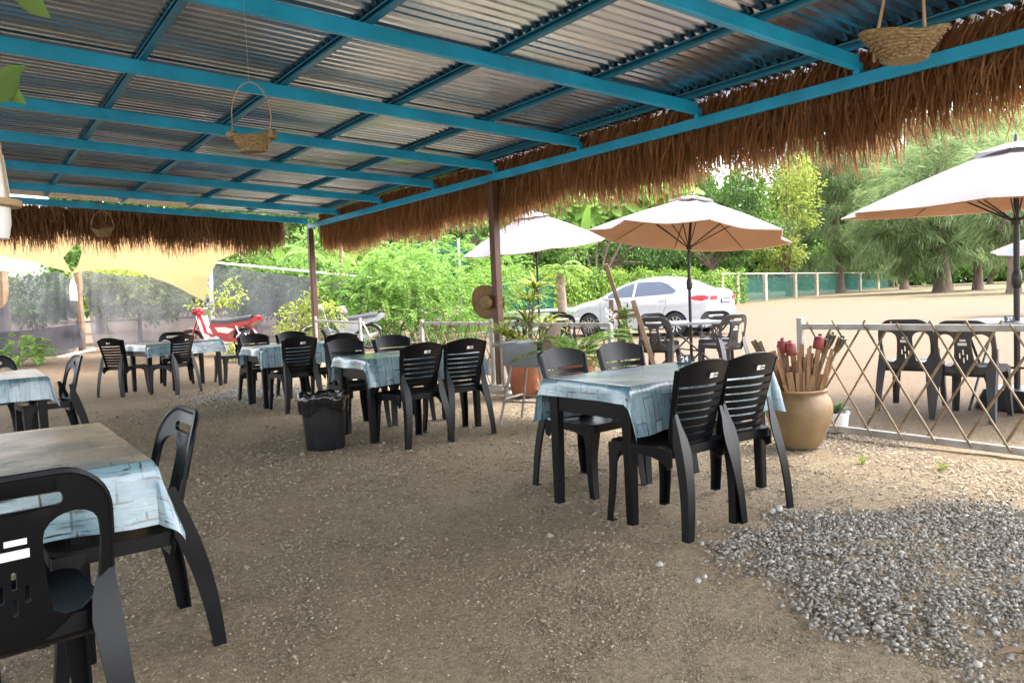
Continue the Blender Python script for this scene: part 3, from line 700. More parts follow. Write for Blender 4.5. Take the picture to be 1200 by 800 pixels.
def number_sign(txt, x, y, z, rz, label):
    root = empty('table_number_sign', (x, y, z), rz)
    mb = MB(); mb.box((0, 0, .028), (.085, .010, .056), Matrix.Rotation(R(-12), 3, 'X')); mb.box((0, .014, .004), (.085, .04, .006)); mb.build('board', darkmetal, root)
    cu = bpy.data.curves.new('digits', 'FONT'); cu.body = txt; cu.size = .05; cu.align_x = 'CENTER'; cu.align_y = 'CENTER'; cu.extrude = .0006; cu.offset = .0012
    to = bpy.data.objects.new('tmp', cu); C.objects.link(to); dg = bpy.context.evaluated_depsgraph_get(); me = bpy.data.meshes.new_from_object(to.evaluated_get(dg)); bpy.data.objects.remove(to)
    d = bpy.data.objects.new('digits', me); C.objects.link(d); me.materials.append(white); d.parent = root; d.location = (0, -.0065, .028); d.rotation_euler = (R(90-12), 0, 0)
    tag(root, label, 'sign', 'table number signs'); return root
number_sign('24', gp(802, 425, .735).x, gp(802, 425, .735).y, .7305, R(-30), 'small black sign with white number 24 on the blue cloth')

# ------------------------------------------------------------------ bin
def bin_():
    b = gp(382, 524); root = empty('rubbish_bin', (b.x, b.y, 0)); rs = random.Random(4)
    bm_ = mat('dark_navy_plastic', (.003, .004, .0065), .4, var=.25)
    mb = MB(); prof = [(.001, .012), (.155, .012), (.16, 0.0), (.163, .02), (.176, .25), (.187, .41), (.195, .415), (.196, .44), (.186, .44), (.172, .25), (.15, .03), (.001, .03)]
    mb.lathe(prof, 40); V = []
    for x, y, z in mb.v:                                        # vertical flutes
        a = math.atan2(y, x); k = 1+.014*math.sin(a*18)*(1 if .03 < z < .40 else 0); V.append((x*k, y*k, z))
    mb.v = V; mb.build('body', bm_, root, 40)
    bag = mat('black_bin_bag', (.006, .006, .007), .22, spec=.6)
    def fn(u, v):
        a = u*2*math.pi; w = .010*math.sin(a*7+3*math.sin(a*2))+.008*math.sin(a*16+2.5*math.sin(a*3)+1)+.006*math.sin(a*29+v*9+2*math.sin(a*4))
        ks = [(.02, .36), (.12, .36), (.172, .40), (.186, .45), (.203, .462), (.212, .44), (.210, .40), (.205, .36), (.203, .335)]
        t = v*(len(ks)-1); i = min(int(t), len(ks)-2); t -= i; r = ks[i][0]*(1-t)+ks[i+1][0]*t; z = ks[i][1]*(1-t)+ks[i+1][1]*t
        amp = 1 if v > .25 else v*4
        return (math.cos(a)*(r+w*amp*.6), math.sin(a)*(r+w*amp*.6), z+amp*.014*math.sin(a*5+2*math.sin(a)+1)+amp*.007*math.sin(a*12+v*6+2*math.sin(a*2))+(.03*math.sin(a*3+.5) if v > .9 else 0))
    mb = MB(); mb.grid(fn, 90, 24); mb.build('bin_bag', bag, root, 60, recalc=False)
    tag(root, 'round dark plastic rubbish bin lined with a crumpled black bag', 'bin')
bin_()

# ------------------------------------------------------------------ lattice fences on the eave line
def lattice(y0, y1, label, top=.86, post_h=.93, posts=(1, 1), seed=1, grp='bamboo lattice fence panels', x=5.56, drop=.12):
    rs = random.Random(seed); root = empty('lattice_fence', (x, y0, 0)); L = y0-y1           # runs from y0 towards smaller y
    mb = MB(); mb.bar((0, .02, top), (0, -L, top-.0), .04, .045, bev=.1); mb.build('top_rail', galv, root)
    mb = MB(); mb.bar((0, .02, .055), (0, -L, .055), .04, .05, bev=.1); mb.build('bottom_rail', galv, root)
    for k, yy in enumerate((0, -L)):
        if posts[k]: mb = MB(); mb.bar((-.002, yy, -.03), (-.002, yy, post_h), .048, .048, up=(0, 1, 0), bev=.1); mb.build('post', galv, root)
    run = .49; step = .245; hgt = top-.055
    for dirn in (1, -1):
        k = -int(run/step)-1
        while k*step < L:
            a = k*step+(.09 if dirn < 0 else 0)+rs.uniform(-.012, .012); b = a+run+rs.uniform(-.02, .02)
            ext = rs.uniform(.02, .055)/hgt
            s0, s1 = 0.0, 1.0+ext
            ya, yb = (a, b) if dirn > 0 else (b, a)
            # clip to the panel
            lo, hi = .0, L
            f = lambda s: ya+(yb-ya)*s
            if f(s0) < lo or f(s0) > hi: s0 = ((lo if f(s0) < lo else hi)-ya)/(yb-ya)
            if f(s1) < lo or f(s1) > hi: s1 = ((lo if f(s1) < lo else hi)-ya)/(yb-ya)
            k += 1
            if s1-s0 < .12: continue
            xo = .032*dirn*1.0; n = 5
            P = [(xo+rs.uniform(-.003, .003), -(f(s0+(s1-s0)*i/n)), .055-.01+(hgt+.01)*(s0+(s1-s0)*i/n)) for i in range(n+1)]
            r0 = rs.uniform(.0065, .0095); mb = MB(); mb.tube(P, [r0*(1.12 if i in (1, 3) else 1) for i in range(n+1)], 6); mb.build('bamboo_stick', bamboo, root, True)
    tag(root, label, 'fence', grp); return root
lattice(3.70, .9, 'bamboo lattice fence panel with grey rails beside the clay pot', seed=1)
lattice(7.93, 5.95, 'bamboo lattice fence panel between the brown post and the wooden easel', seed=2, posts=(1, 1), post_h=.87)
lattice(10.0, 8.18, 'bamboo lattice fence panel below the straw hat, in front of the feathery shrub', seed=3, post_h=.92)
def rail():
    root = empty('rail_frame', (5.56, 12.15, 0))
    for yy, hh in ((0, .95), (2.0, .98)): mb = MB(); mb.bar((0, yy, -.03), (0, yy, hh), .045, .045, up=(0, 1, 0), bev=.1); mb.build('post', galv, root)
    mb = MB(); mb.bar((0, .023, .86), (0, 1.977, .90), .035, .035); mb.build('rail', galv, root)
    mb = MB(); mb.bar((0, .023, .3), (0, 1.977, .3), .03, .03); mb.build('rail', galv, root)
    tag(root, 'plain grey steel rail frame beside the far brown post, in front of the silver motorbike', 'rail')
rail()

# ------------------------------------------------------------------ pots, torches, plants helpers
def leaf_quads(n, pos, dirs, ln, wd, rs, fold=.15):
    """n rhombic leaves: V (n,4,3)"""
    up = np.array([0, 0, 1.])+rs.normal(0, .5, (n, 3)); side = np.cross(dirs, up); side /= np.linalg.norm(side, axis=1)[:, None]+1e-9
    nrm = np.cross(side, dirs)
    V = np.zeros((n, 4, 3)); V[:, 0] = pos; V[:, 2] = pos+dirs*ln[:, None]
    mid = pos+dirs*(ln*.48)[:, None]+nrm*(ln*fold)[:, None]
    V[:, 1] = mid-side*(wd/2)[:, None]; V[:, 3] = mid+side*(wd/2)[:, None]; return V
def fol(name, V, mtl, parent, shade):
    n = len(V); F = (np.array([[0, 1, 2], [0, 2, 3]])[None]+4*np.arange(n)[:, None, None]).reshape(-1, 3)
    return fast_mesh(name, V.reshape(-1, 3), F, mtl, parent, shade=np.repeat(shade, 4))
def unit(a): return a/(np.linalg.norm(a, axis=1)[:, None]+1e-9)
def blob(rs, n, c, r, shell=.55):
    d = unit(rs.normal(0, 1, (n, 3))); k = rs.uniform(shell**3, 1, n)**(1/3); return np.asarray(c)+d*k[:, None]*np.asarray(r), d
clay = mat('glazed_tan_clay', (.26, .175, .085), .5, col2=(.17, .105, .05), vscale=5, bump=.15, bscale=25)
terra = mat('terracotta', (.33, .12, .06), .7, var=.2)
g_dk = leafmat('broad_leaf_dark', (.022, .065, .011), (.10, .19, .035), .34)
g_md = leafmat('broad_leaf_mid', (.05, .12, .02), (.16, .27, .05), .38)
g_br = leafmat('feathery_leaf_bright', (.10, .22, .035), (.26, .42, .09), .42)
g_yl = leafmat('yellow_green_leaf', (.17, .24, .03), (.40, .44, .10), .42)
g_cas = leafmat('casuarina_needles', (.13, .21, .08), (.33, .42, .19), .45)
g_ban = leafmat('banana_leaf', (.10, .22, .03), (.24, .38, .07), .45)
g_hdg = leafmat('hedge_leaf', (.08, .17, .02), (.24, .36, .06), .38)
bark = mat('grey_brown_bark', (.17, .115, .085), .9, col2=(.09, .06, .045), vscale=7, bump=.6, bscale=14, aniso=(1, 1, .25))

def clay_pot():
    b = gp(941, 521); b = Vector((5.02, 3.37, 0)); root = empty('clay_pot', b)
    prof = [(.001, .0), (.125, .0), (.15, .03), (.205, .14), (.236, .24), (.238, .30), (.222, .36), (.192, .395), (.188, .405), (.203, .415), (.205, .428), (.19, .434), (.172, .424), (.168, .39), (.19, .33), (.001, .32)]
    mb = MB(); mb.lathe(prof, 40); mb.build('body', clay, root, 50)
    tag(root, 'big round tan clay pot holding bamboo torches', 'pot')
    rs = random.Random(9); rust = mat('red_tin', (.20, .022, .018), .45, var=.3); husk = mat('dry_palm_sheath', (.30, .17, .085), .8, col2=(.18, .09, .045), vscale=9, aniso=(6, 6, .6))
    kinds = ['red', 'red', 'red', 'cane', 'cane', 'cane', 'cane']
    tors = [(-.10, .06, -.10, .03, .80, 'red'), (-.03, -.05, -.055, .0, .78, 'red'), (.07, -.02, .16, -.02, .82, 'red'), (.10, -.04, .22, .0, .80, 'cane'), (.11, .03, .27, .02, .83, 'cane'), (.12, .0, .33, -.02, .80, 'cane'), (-.13, .0, -.30, .08, .80, 'bundle'), (-.125, .05, -.265, .06, .79, 'bundle')]
    lab = ['bamboo torch with a red tin head at the chair side of the clay pot', 'bamboo torch with a red tin head in the middle of the clay pot bundle', 'bamboo torch with a red tin head leaning towards the lattice in the clay pot', 'bamboo torch with a caged cane head right beside the leaning red tin torch', 'tallest bamboo torch with a caged cane head in the clay pot', 'bamboo torch with a caged cane head leaning farthest over the lattice fence', 'dark bundled cane stick leaning farthest towards the black chair from the clay pot', 'dark bundled cane stick just inside the outermost one in the clay pot']
    R2 = np.array([rgt[0], rgt[1]]); R2 /= np.linalg.norm(R2); F2 = np.array([-R2[1], R2[0]])
    for (a, d, a2, d2, zt, kd), lb in zip(tors, lab):
        p0 = R2*a*.8+F2*d; p1 = R2*a2+F2*d2; t = empty('bamboo_torch', (b.x+p0[0], b.y+p0[1], .335)); v = Vector((p1[0]-p0[0], p1[1]-p0[1], zt-.335)); ax = v.normalized(); ln = v.length
        at = lambda s: ax*s
        stickm = bamboo if kd != 'bundle' else wood
        mb = MB(); mb.tube([at(0), at(ln*.35), at(ln*.36), at(ln*.7), at(ln-.05)], [.011, .011, .013, .011, .012], 7); mb.build('stick', stickm, t, True)
        q = Vector((0, 0, 1)).rotation_difference(ax).to_matrix()
        def put(mb): mb.v = [tuple(q @ Vector(p)+ax*(ln-.09)) for p in mb.v]; return mb
        if kd == 'red':
            mb = MB(); mb.lathe([(.001, -.01), (.034, -.01), (.037, -.004), (.037, .074), (.034, .08), (.014, .088), (.012, .105), (.001, .107)], 14); put(mb).build('tin_head', rust, t, 40)
        elif kd == 'cane':
            for k in range(8):
                an = k*math.pi/4; mb = MB(); mb.tube([(.012*math.cos(an), .012*math.sin(an), -.03), (.024*math.cos(an), .024*math.sin(an), .02), (.03*math.cos(an), .03*math.sin(an), .085)], .0045, 5); put(mb).build('cane_strip', bamboo, t, True)
            mb = MB(); mb.lathe([(.001, .02), (.022, .02), (.023, .075), (.01, .085), (.009, .10), (.001, .102)], 12); mb.tube([(.027*math.cos(a_*.5236), .027*math.sin(a_*.5236), .045) for a_ in range(12)], .003, 5, closed=True); put(mb).build('oil_tin', darkmetal, t, 40)
        else:
            for k in range(5): an = k*1.2566; mb = MB(); mb.tube([(.012*math.cos(an), .012*math.sin(an), -.08), (.016*math.cos(an), .016*math.sin(an), .09)], .007, 5); put(mb).build('cane_strip', wood, t, True)
        tag(t, lb, 'torch', 'bamboo torches standing in the clay pot')
    # dry palm sheaths between the torches, one bundle that nobody could count
    mb = MB()
    for i in range(80):
        a = rs.uniform(-.15, .13); d = rs.uniform(-.12, .12); sp = 1.2+rs.uniform(0, .7); zt = rs.uniform(.52, .78)-abs(a)*.3
        p0 = R2*a*.8+F2*d; p1 = R2*(a*sp+rs.uniform(-.02, .02))+F2*d*1.2; wd = rs.uniform(.012, .045)
        mb.bar((p0[0], p0[1], .33), (p1[0], p1[1], zt), wd, .006, wd*rs.uniform(.5, 1.2), .004, up=tuple(np.append(F2, 0)))
    o = mb.build('dry_palm_sheaths', husk); o.location = b; tag(o, 'dry brown palm sheaths stuffed between the torches in the clay pot', 'dry leaves')
clay_pot()
def rosette(name, parent, n, ln, wd, mtl, seed, z0=0.0, up=.5, segs=4, droop=.7):
    """strap leaves from a centre"""
    rs = np.random.RandomState(seed); V, F, S = [], [], []
    for i in range(n):
        a = i*2.39996+rs.uniform(-.2, .2); el = up+rs.uniform(-.35, .45)*(1-.3*i/n); L = ln*rs.uniform(.65, 1.1); w0 = wd*rs.uniform(.7, 1.1); s_ = rs.uniform(0, 1)
        ca, sa = math.cos(a), math.sin(a); p = np.array([0, 0, z0]); o = len(V)
        for k in range(segs+1):
            s = k/segs; e = el-droop*s*1.2; wk = w0*(math.sin(math.pi*min(1, .18+.82*s)) if k < segs else .05)
            V += [p+np.array([-sa, ca, 0])*wk/2, p+np.array([0, 0, -wk*.15]), p-np.array([-sa, ca, 0])*wk/2]; S += [s_]*3
            p = p+np.array([ca*math.cos(e), sa*math.cos(e), math.sin(e)])*L/segs
        for k in range(segs): F += [(o+3*k, o+3*k+3, o+3*k+4, o+3*k+1), (o+3*k+1, o+3*k+4, o+3*k+5, o+3*k+2)]
    return fast_mesh(name, np.array(V), np.array(F), mtl, parent, shade=np.array(S), sm=True)
def succulent():
    root = empty('succulent_pot', (5.74, 3.52, 0)); mb = MB(); V = []
    mb.lathe([(.001, 0), (.085, 0), (.09, .01), (.105, .13), (.112, .14), (.112, .155), (.1, .155), (.095, .135), (.001, .13)], 40)
    for x, y, z in mb.v: a = math.atan2(y, x); k = 1+.018*(1 if math.sin(a*14) > 0 else -1)*(1 if .005 < z < .135 else 0); V.append((x*k, y*k, z))
    mb.v = V; mb.build('pot', white, root, 30); rosette('leaves', root, 16, .19, .07, leafmat('succulent_leaf', (.05, .13, .05), (.20, .30, .14), .15, .4), 3, z0=.14, up=.75, droop=.5)
    tag(root, 'green succulent in a small ribbed white pot beside the clay pot', 'potted plant')
succulent()

def fern():
    g = base_at(677, 7.2); root = empty('potted_palm', g); mb = MB(); mb.lathe([(.001, 0), (.13, 0), (.17, .54), (.18, .55), (.18, .58), (.16, .58), (.001, .54)], 24); mb.build('pot', terra, root, 40)
    rs = np.random.RandomState(21); P, D, L_, W_ = [], [], [], []
    for i in range(34):
        a = rs.uniform(0, 6.28); el = rs.uniform(.5, 1.3); p = np.array([0, 0, .56]); ln = rs.uniform(.45, .68)
        for k in range(22):
            s = k/22; e = el-1.3*s; t = np.array([math.cos(a)*math.cos(e), math.sin(a)*math.cos(e), math.sin(e)]); p = p+t*ln/22
            if k < 5: continue
            for sd in (-1, 1):
                d = t*.7+sd*np.array([-math.sin(a), math.cos(a), 0])*.8+np.array([0, 0, -.15]); P.append(p.copy()); D.append(d); L_.append(.13*(1-.5*s)); W_.append(.020)
    D = unit(np.array(D)); V = leaf_quads(len(P), np.array(P), D, np.array(L_), np.array(W_), rs, .03)
    fol('fronds', V, g_br, root, rs.uniform(.2, 1, len(P))); tag(root, 'bright green feathery palm in a pot behind the table 24 chairs', 'potted plant')
fern()
def dracaena():
    g = base_at(617, 9.3); root = empty('potted_dracaena', g)
    mb = MB(); mb.lathe([(.001, 0), (.15, 0), (.17, .02), (.25, .42), (.27, .43), (.27, .48), (.24, .48), (.23, .43), (.001, .42)], 28); mb.build('pot', terra, root, 40)
    rs = random.Random(3)
    for i, (dx, dy, h) in enumerate(((-.05, 0, .62), (.06, .05, .9), (.02, -.08, 1.15), (.14, .02, 1.3), (.2, .0, .8), (-.14, .05, .75))):
        mb = MB(); mb.tube([(dx*.5, dy*.5, .42), (dx, dy, .42+(h-.42)*.5), (dx*1.6, dy*1.3, h)], [.018, .015, .011], 6); st = mb.build('stem', bark, root, True)
        o = rosette('leaves', root, 34, .44, .045, g_yl, 30+i, z0=0, up=.6, droop=1.0); o.location = (dx*1.6, dy*1.3, h-.02)
    tag(root, 'yellow-green spiky dracaena in a terracotta pot behind the high chair', 'potted plant')
dracaena()

# ------------------------------------------------------------------ parasols
canv_w = clothmat('white_canvas', (.27, .258, .272), .2, .08); canv_t = clothmat('tan_canvas_lining', (.60, .36, .20), .5, .05)
def parasol(P, h, rad, rise, tilt, tdir, rot, label, grp='white parasols with tan lining', knob=1.0, base=None, pole_r=.022, sag=.10, cm=None):
    cm = cm or canv_w
    """P ground point; tilt (deg) towards world direction tdir (deg ccw from +x)"""
    root = empty('parasol', P); A = Vector((0, 0, h)); q = Matrix.Rotation(R(tilt), 3, Vector((-math.sin(R(tdir)), math.cos(R(tdir)), 0)))
    hinge = h-rise-.28
    mb = MB(); mb.tube([(0, 0, .02), (0, 0, hinge)], pole_r, 10); mb.build('pole', darkmetal, root, True)
    loc = lambda p: tuple(q @ (Vector(p)-Vector((0, 0, hinge)))+Vector((0, 0, hinge)))
    def put(mb): mb.v = [loc(p) for p in mb.v]; return mb
    mb = MB(); mb.tube([(0, 0, hinge-.03), (0, 0, h+.0)], pole_r*.9, 10); put(mb).build('upper_pole', darkmetal, root, True)
    mb = MB(); mb.lathe([(.001, knob-.09), (.03, knob-.08), (.042, knob-.04), (.042, knob+.04), (.03, knob+.08), (.001, knob+.09)], 14); mb.tube([(.03, 0, knob), (.10, .02, knob)], .012, 6); mb.build('crank_housing', darkmetal, root, 40)
    n = 8
    def can(off, kk=1.0):
        def fn(a, t):
            an = (a*n) % 1; th = 2*math.pi*a+rot; c = abs(math.cos(math.pi*an))            # c = 1 on a rib, 0 mid panel
            rr = rad*t*kk; chord = math.cos(math.pi/n)/math.cos((an-.5)*2*math.pi/n)
            r_ = rr*(chord*(1-.06*t*(1-abs(2*an-1)))) 
            z = h-.02-rise*(t**1.25)-sag*.35*math.sin(math.pi*an)*t*(1-.35*t)+off-.05*t**6*0
            return loc((r_*math.cos(th), r_*math.sin(th), z))
        return fn
    f1 = can(0.0)
    mb = MB(); mb.grid(lambda a, t: f1(a, .10+.90*t), 96, 14); cv = mb.build('canopy', cm, root, 20, recalc=False)
    f2 = can(-.012, .995); mb = MB(); mb.grid(lambda a, t: f2(a, .10+.90*t), 96, 14); mb.build('lining', canv_t, cv, 20, recalc=False)
    f3 = can(.045); mb = MB(); mb.grid(lambda a, t: f3(a, .0+.24*t), 64, 5); mb.build('vent_cap', cm, cv, 20, recalc=False)
    mb = MB(); mb.lathe([(.001, h+.10), (.015, h+.08), (.02, h+.03), (.03, h+.02), (.001, h+.015)], 10); put(mb).build('finial', darkmetal, root, 40)
    for k in range(n):
        th = 2*math.pi*k/n+rot; e = lambda t, dz: (rad*t*math.cos(th), rad*t*math.sin(th), h-.03-rise*t**1.25+dz)
        mb = MB(); mb.tube([e(.03, 0), e(.3, -.005), e(.6, -.005), e(.98, -.0)], .009, 5); mb.tube([(0.02*math.cos(th), .02*math.sin(th), h-rise-.18), e(.5, -.01)], .008, 5); put(mb).build('rib', darkmetal, root, True)
    mb = MB(); mb.lathe([(.001, h-rise-.22), (.04, h-rise-.21), (.04, h-rise-.15), (.001, h-rise-.14)], 12); put(mb).build('hub', darkmetal, root, 40)
    if base == 'box':
        mb = MB(); mb.plate(rrect(-.28, -.28, .28, .28, .05), [], lambda u, v, w_: (u*(1-.25*w_/.17), v*(1-.25*w_/.17), w_), .17, .3); mb.build('base', darkmetal, root, 40)
    else:
        mb = MB(); mb.lathe([(.001, 0), (.25, 0), (.25, .03), (.22, .06), (.05, .08), (.04, .25), (.001, .25)], 24); mb.build('base', darkmetal, root, 40)
    tag(root, label, 'parasol', grp); return root
U3 = Vector((7.78, 2.97, 0)); parasol(U3, 2.36, 1.52, .50, 2, 200, .25, 'white parasol rising from the table with the number 28 sign', knob=1.16, base='box', pole_r=.026, sag=.05)
b2 = base_at(811, 10.9); parasol(b2, 2.48, 1.42, .52, 7.5, math.degrees(math.atan2(fwd[1], fwd[0]))-62, .1, 'white parasol tipped up to show its tan lining, beside the white car', knob=1.26, sag=.16)
b1 = base_at(634, 14.3); parasol(b1, 2.72, 1.36, .62, 7, math.degrees(math.atan2(-fwd[1], -fwd[0]))-40, .35, 'white parasol standing in front of the clipped hedge, behind the brown post', knob=1.30, sag=.14)
b4 = base_at(1215, 22); parasol(b4, 2.25, 1.15, .40, 8, 200, .2, 'faded printed parasol far back beside the casuarina trunk', knob=1.1, grp='far parasols', cm=mat('faded_print_canvas', (.07, .10, .15), .8, col2=(.24, .11, .085), vscale=2.2))

def steel_table(P, s, h, label, rz=0, name='outdoor_table'):
    root = empty(name, P, R(rz)); top = mat('grey_resin_top', (.20, .20, .21), .4, var=.15)
    mb = MB(); mb.plate(rrect(-s/2, -s/2, s/2, s/2, .03), [], lambda u, v, w_: (u, v, h-w_), .028, .5); mb.build('table_top', top, root, 30)
    for sy in (-1, 1):
        for sx in (-1, 1): mb = MB(); mb.tube([(sx*s*.42, sy*s*.42, h-.03), (sx*s*.40, sy*s*.36, h-.1), (-sx*s*.40, sy*s*.36, .0)], .013, 7); mb.build('leg', darkmetal, root, True)
    mb = MB(); mb.tube([(0, -s*.36, h*.45), (0, s*.36, h*.45)], .011, 6); mb.build('crossbar', darkmetal, root, True)
    return tag(root, label, 'table', 'outdoor resin tables')
OG = 'grey plastic chairs out on the lot'
steel_table(U3+Vector((.02, -.05, 0)), .95, .785, 'grey square outdoor table with the number 28 sign behind the lattice fence', 8)
number_sign('28', 7.52, 2.93, .786, R(-38), 'small black sign with white number 28 on the outdoor table')
chair(cg, 7.2, 3.62, -78, 'grey round-back chair behind the lattice, closer to the clay pot', OG)
chair(cg, 7.03, 3.02, -84, 'grey round-back chair behind the lattice, in front of the parasol base', OG)
chair(cg, 8.05, 2.36, 8, 'grey round-back chair behind the lattice, partly cut off, across from the other two', OG)
steel_table(b2+Vector((.05, .1, 0)), .95, .73, 'grey square outdoor table under the tipped parasol beside the car', -20)
for a, d, rz, lb in ((-.52, -.42, -28, 'grey round-back chair beside the wooden easel at the tipped parasol table'), (.28, -.55, 28, 'grey round-back chair seen from its side at the tipped parasol table, car tail behind'), (-.30, .75, 190, 'grey round-back chair behind the tipped parasol table, nearest the car door'), (.5, .6, 160, 'grey round-back chair behind the tipped parasol table, nearest the car rear wheel')):
    v = rgt*a+fwd*d; chair(cg, b2.x+v[0], b2.y+v[1], rz-35.7, lb, OG)
steel_table(b1+Vector((.25, .0, 0)), .8, .73, 'grey outdoor table under the parasol by the hedge', 10)
for a, d, rz, lb in ((.35, -.55, 5, 'dark round-back chair under the hedge parasol, on the car side'), (-.45, -.5, -20, 'dark round-back chair under the hedge parasol, on the post side'), (.4, .7, 180, 'dark round-back chair behind the table under the hedge parasol')):
    v = rgt*a+fwd*d; chair(cr, b1.x+v[0], b1.y+v[1], rz-35.7, lb, 'dark chairs under the hedge parasol')

# ------------------------------------------------------------------ high chair
def high_chair():
    g = base_at(627, 7.35); root = empty('high_chair', g, R(-35.7+62)); gm = mat('grey_high_chair_plastic', (.20, .20, .20), .5, var=.1); bm2 = mat('brown_high_chair_back', (.16, .115, .09), .5, var=.15)
    for sx in (-1, 1):
        for sy in (-1, 1): mb = MB(); mb.tube([(sx*.16, sy*.14, .56), (sx*.23, sy*.26, 0)], [.014, .012], 8); mb.build('leg', galv, root, True)
        mb = MB(); mb.tube([(sx*.205, -.215, .22), (sx*.205, .215, .22)], .009, 6); mb.build('stretcher', galv, root, True)
    mb = MB(); mb.tube([(-.205, .215, .24), (.205, .215, .24)], .012, 6); mb.build('footrest', galv, root, True)
    mb = MB(); mb.plate(rrect(-.17, -.16, .17, .17, .05), [], lambda u, v, w_: (u, v, .57-w_), .03, .1); mb.build('seat', gm, root, 40)
    def bk(u, v, w_): return (u, -.17-(v-.55)*.22+.8*u*u-w_, v)
    mb = MB(); mb.plate([(-.16, .55), (.16, .55), (.17, .78)]+arc(0, .80, .17, .14, 0, 180, 12)+[(-.17, .78)], [rrect(-.09, .80, -.05, .83, .012, 3), rrect(.05, .80, .09, .83, .012, 3)], bk, .02, .05); mb.build('backrest', bm2, root, 40)
    mb = MB(); mb.plate(rrect(-.21, .05, .21, .34, .06), [], lambda u, v, w_: (u, v, .765-w_+.012*(abs(u) > .19)), .03, .08); mb.build('tray', gm, root, 40)
    for sx in (-1, 1): mb = MB(); mb.grid(lambda a, t: (sx*.19, -.15+.36*a, .56+.2*t), 6, 3, .015); mb.build('armrest', gm, root, 40)
    tag(root, 'grey baby high chair with brown backrest beside the brown post', 'high chair')
high_chair()

# ------------------------------------------------------------------ easel
def easel():
    g = base_at(742, 8.3); root = empty('wooden_easel', g, R(-35.7)); rs = np.random.RandomState(4)
    z = lambda y: zpix(y, 742, 8.3)-g.z
    def X(px_): return (px_-742)/FPX*8.3
    legs = [((X(721), .02, z(350)), (X(716), -.10, 0)), ((X(746), .0, z(352)), (X(778), -.12, 0))]
    for a, b in legs: mb = MB(); mb.bar(a, b, .05, .03, up=(0, 1, 0), bev=.1); mb.build('leg', wood, root)
    mb = MB(); mb.bar((X(717), .10, z(308)), (X(770), .45, 0), .045, .035, up=(0, 1, 0), bev=.1); mb.build('pole', wood, root)
    mb = MB(); mb.bar((X(718), -.02, z(371)), (X(752), -.02, z(369)), .03, .045, up=(0, 0, 1)); mb.build('crossbar', wood, root)
    mb = MB(); mb.bar((X(719), -.03, z(364)), (X(750), -.03, z(363)), .02, .03); mb.build('crossbar', wood, root)
    mb = MB(); mb.bar((X(734), .25, z(352)), (X(729), .32, 0), .03, .025, up=(0, 1, 0)); mb.build('leg', wood, root)
    n = 260; t = rs.uniform(0, 1, n); pos = np.stack([X(719)+(X(716)-X(719))*t+rs.normal(0, .03, n), -.08+rs.normal(0, .03, n), z(362)*(1-t)], -1); V = leaf_quads(n, pos, unit(rs.normal(0, 1, (n, 3))), rs.uniform(.03, .06, n), rs.uniform(.02, .035, n), rs)
    tag(fol('white_flowers', V, leafmat('white_petal', (.5, .47, .44), (.8, .76, .72), .3), root, rs.uniform(0, 1, n)), kind='stuff')
    n = 420; t = rs.uniform(0, 1, n); pos = np.stack([X(736)+(X(731)-X(736))*t+rs.normal(0, .035, n), -.04+rs.normal(0, .03, n), z(360)*(1-t*.9)], -1); V = leaf_quads(n, pos, unit(rs.normal(0, 1, (n, 3))), rs.uniform(.03, .07, n), rs.uniform(.02, .04, n), rs)
    fol('vine', V, g_md, root, rs.uniform(0, 1, n))
    tag(root, 'rustic wooden easel frame wound with vines and white flowers', 'easel')
easel()

# ------------------------------------------------------------------ straw hat, baskets
strawhat = mat('woven_straw', (.28, .185, .09), .8, col2=(.17, .105, .045), vscale=60, bump=.5, bscale=150)
def hat():
    c = Vector((XE-.02, 8.05+.09, zpix(355, 572, 8.05))); root = empty('straw_hat', c)
    d = Vector((-.82, -.57, -.05)).normalized(); q = Vector((0, 0, 1)).rotation_difference(d).to_matrix()
    prof = [(.001, .11), (.05, .108), (.078, .095), (.088, .06), (.092, .01), (.13, -.005), (.19, .002), (.215, .02)]
    off = Vector((-rgt[0]*.06, -rgt[1]*.06, 0))
    for nm, pr_ in (('brim', prof[4:]), ('crown', prof[:5])):
        mb = MB(); mb.lathe(pr_, 40); V = []
        for x, y, z in mb.v:
            r = math.hypot(x, y); a = math.atan2(y, x); z += .03*math.sin(2*a+.6)*max(0, (r-.09)/.12); V.append(tuple(q @ Vector((x*.98, y*1.08, z))+off))
        mb.v = V; mb.build(nm, strawhat, root, 50, recalc=False)
    mb = MB(); mb.tube([tuple(q @ Vector((.093*math.cos(a*.314), .102*math.sin(a*.314), .014))+off) for a in range(20)], .008, 6, closed=True); mb.build('hat_band', wood, root, True)
    mb = MB(); mb.tube([tuple(off*.6+Vector((0, 0, .2))), (-.0, -.02, .25), (.0, -.05, .25)], .004, 5); mb.build('hook', darkmetal, root)
    tag(root, 'round straw hat hanging on the brown post', 'hat')
hat()
bask = mat('woven_rattan', (.32, .24, .12), .75, col2=(.14, .095, .045), vscale=70, bump=.7, bscale=120)
def basket_rows(root, ringf, rows, n, r=.004, mtl=bask):
    """woven wall: horizontal strands weaving over uprights; ringf(a, t)->(x,y,z)"""
    mb = MB(); mb.grid(lambda a, t: ringf(a*2*math.pi, t), 48, 8, .003); mb.build('wall', mtl, root, 50, recalc=False)
    mb = MB()
    for k in range(rows):
        t = (k+.5)/rows; P = []
        for j in range(n*4):
            a = 2*math.pi*j/(n*4); p = Vector(ringf(a, t)); rad = Vector((p.x, p.y, 0)).normalized(); P.append(p+rad*(.0065*math.sin(a*n+math.pi*(k % 2))+.003))
        mb.tube(P, r, 5, closed=True)
    mb.build('weave', mtl, root, True); 
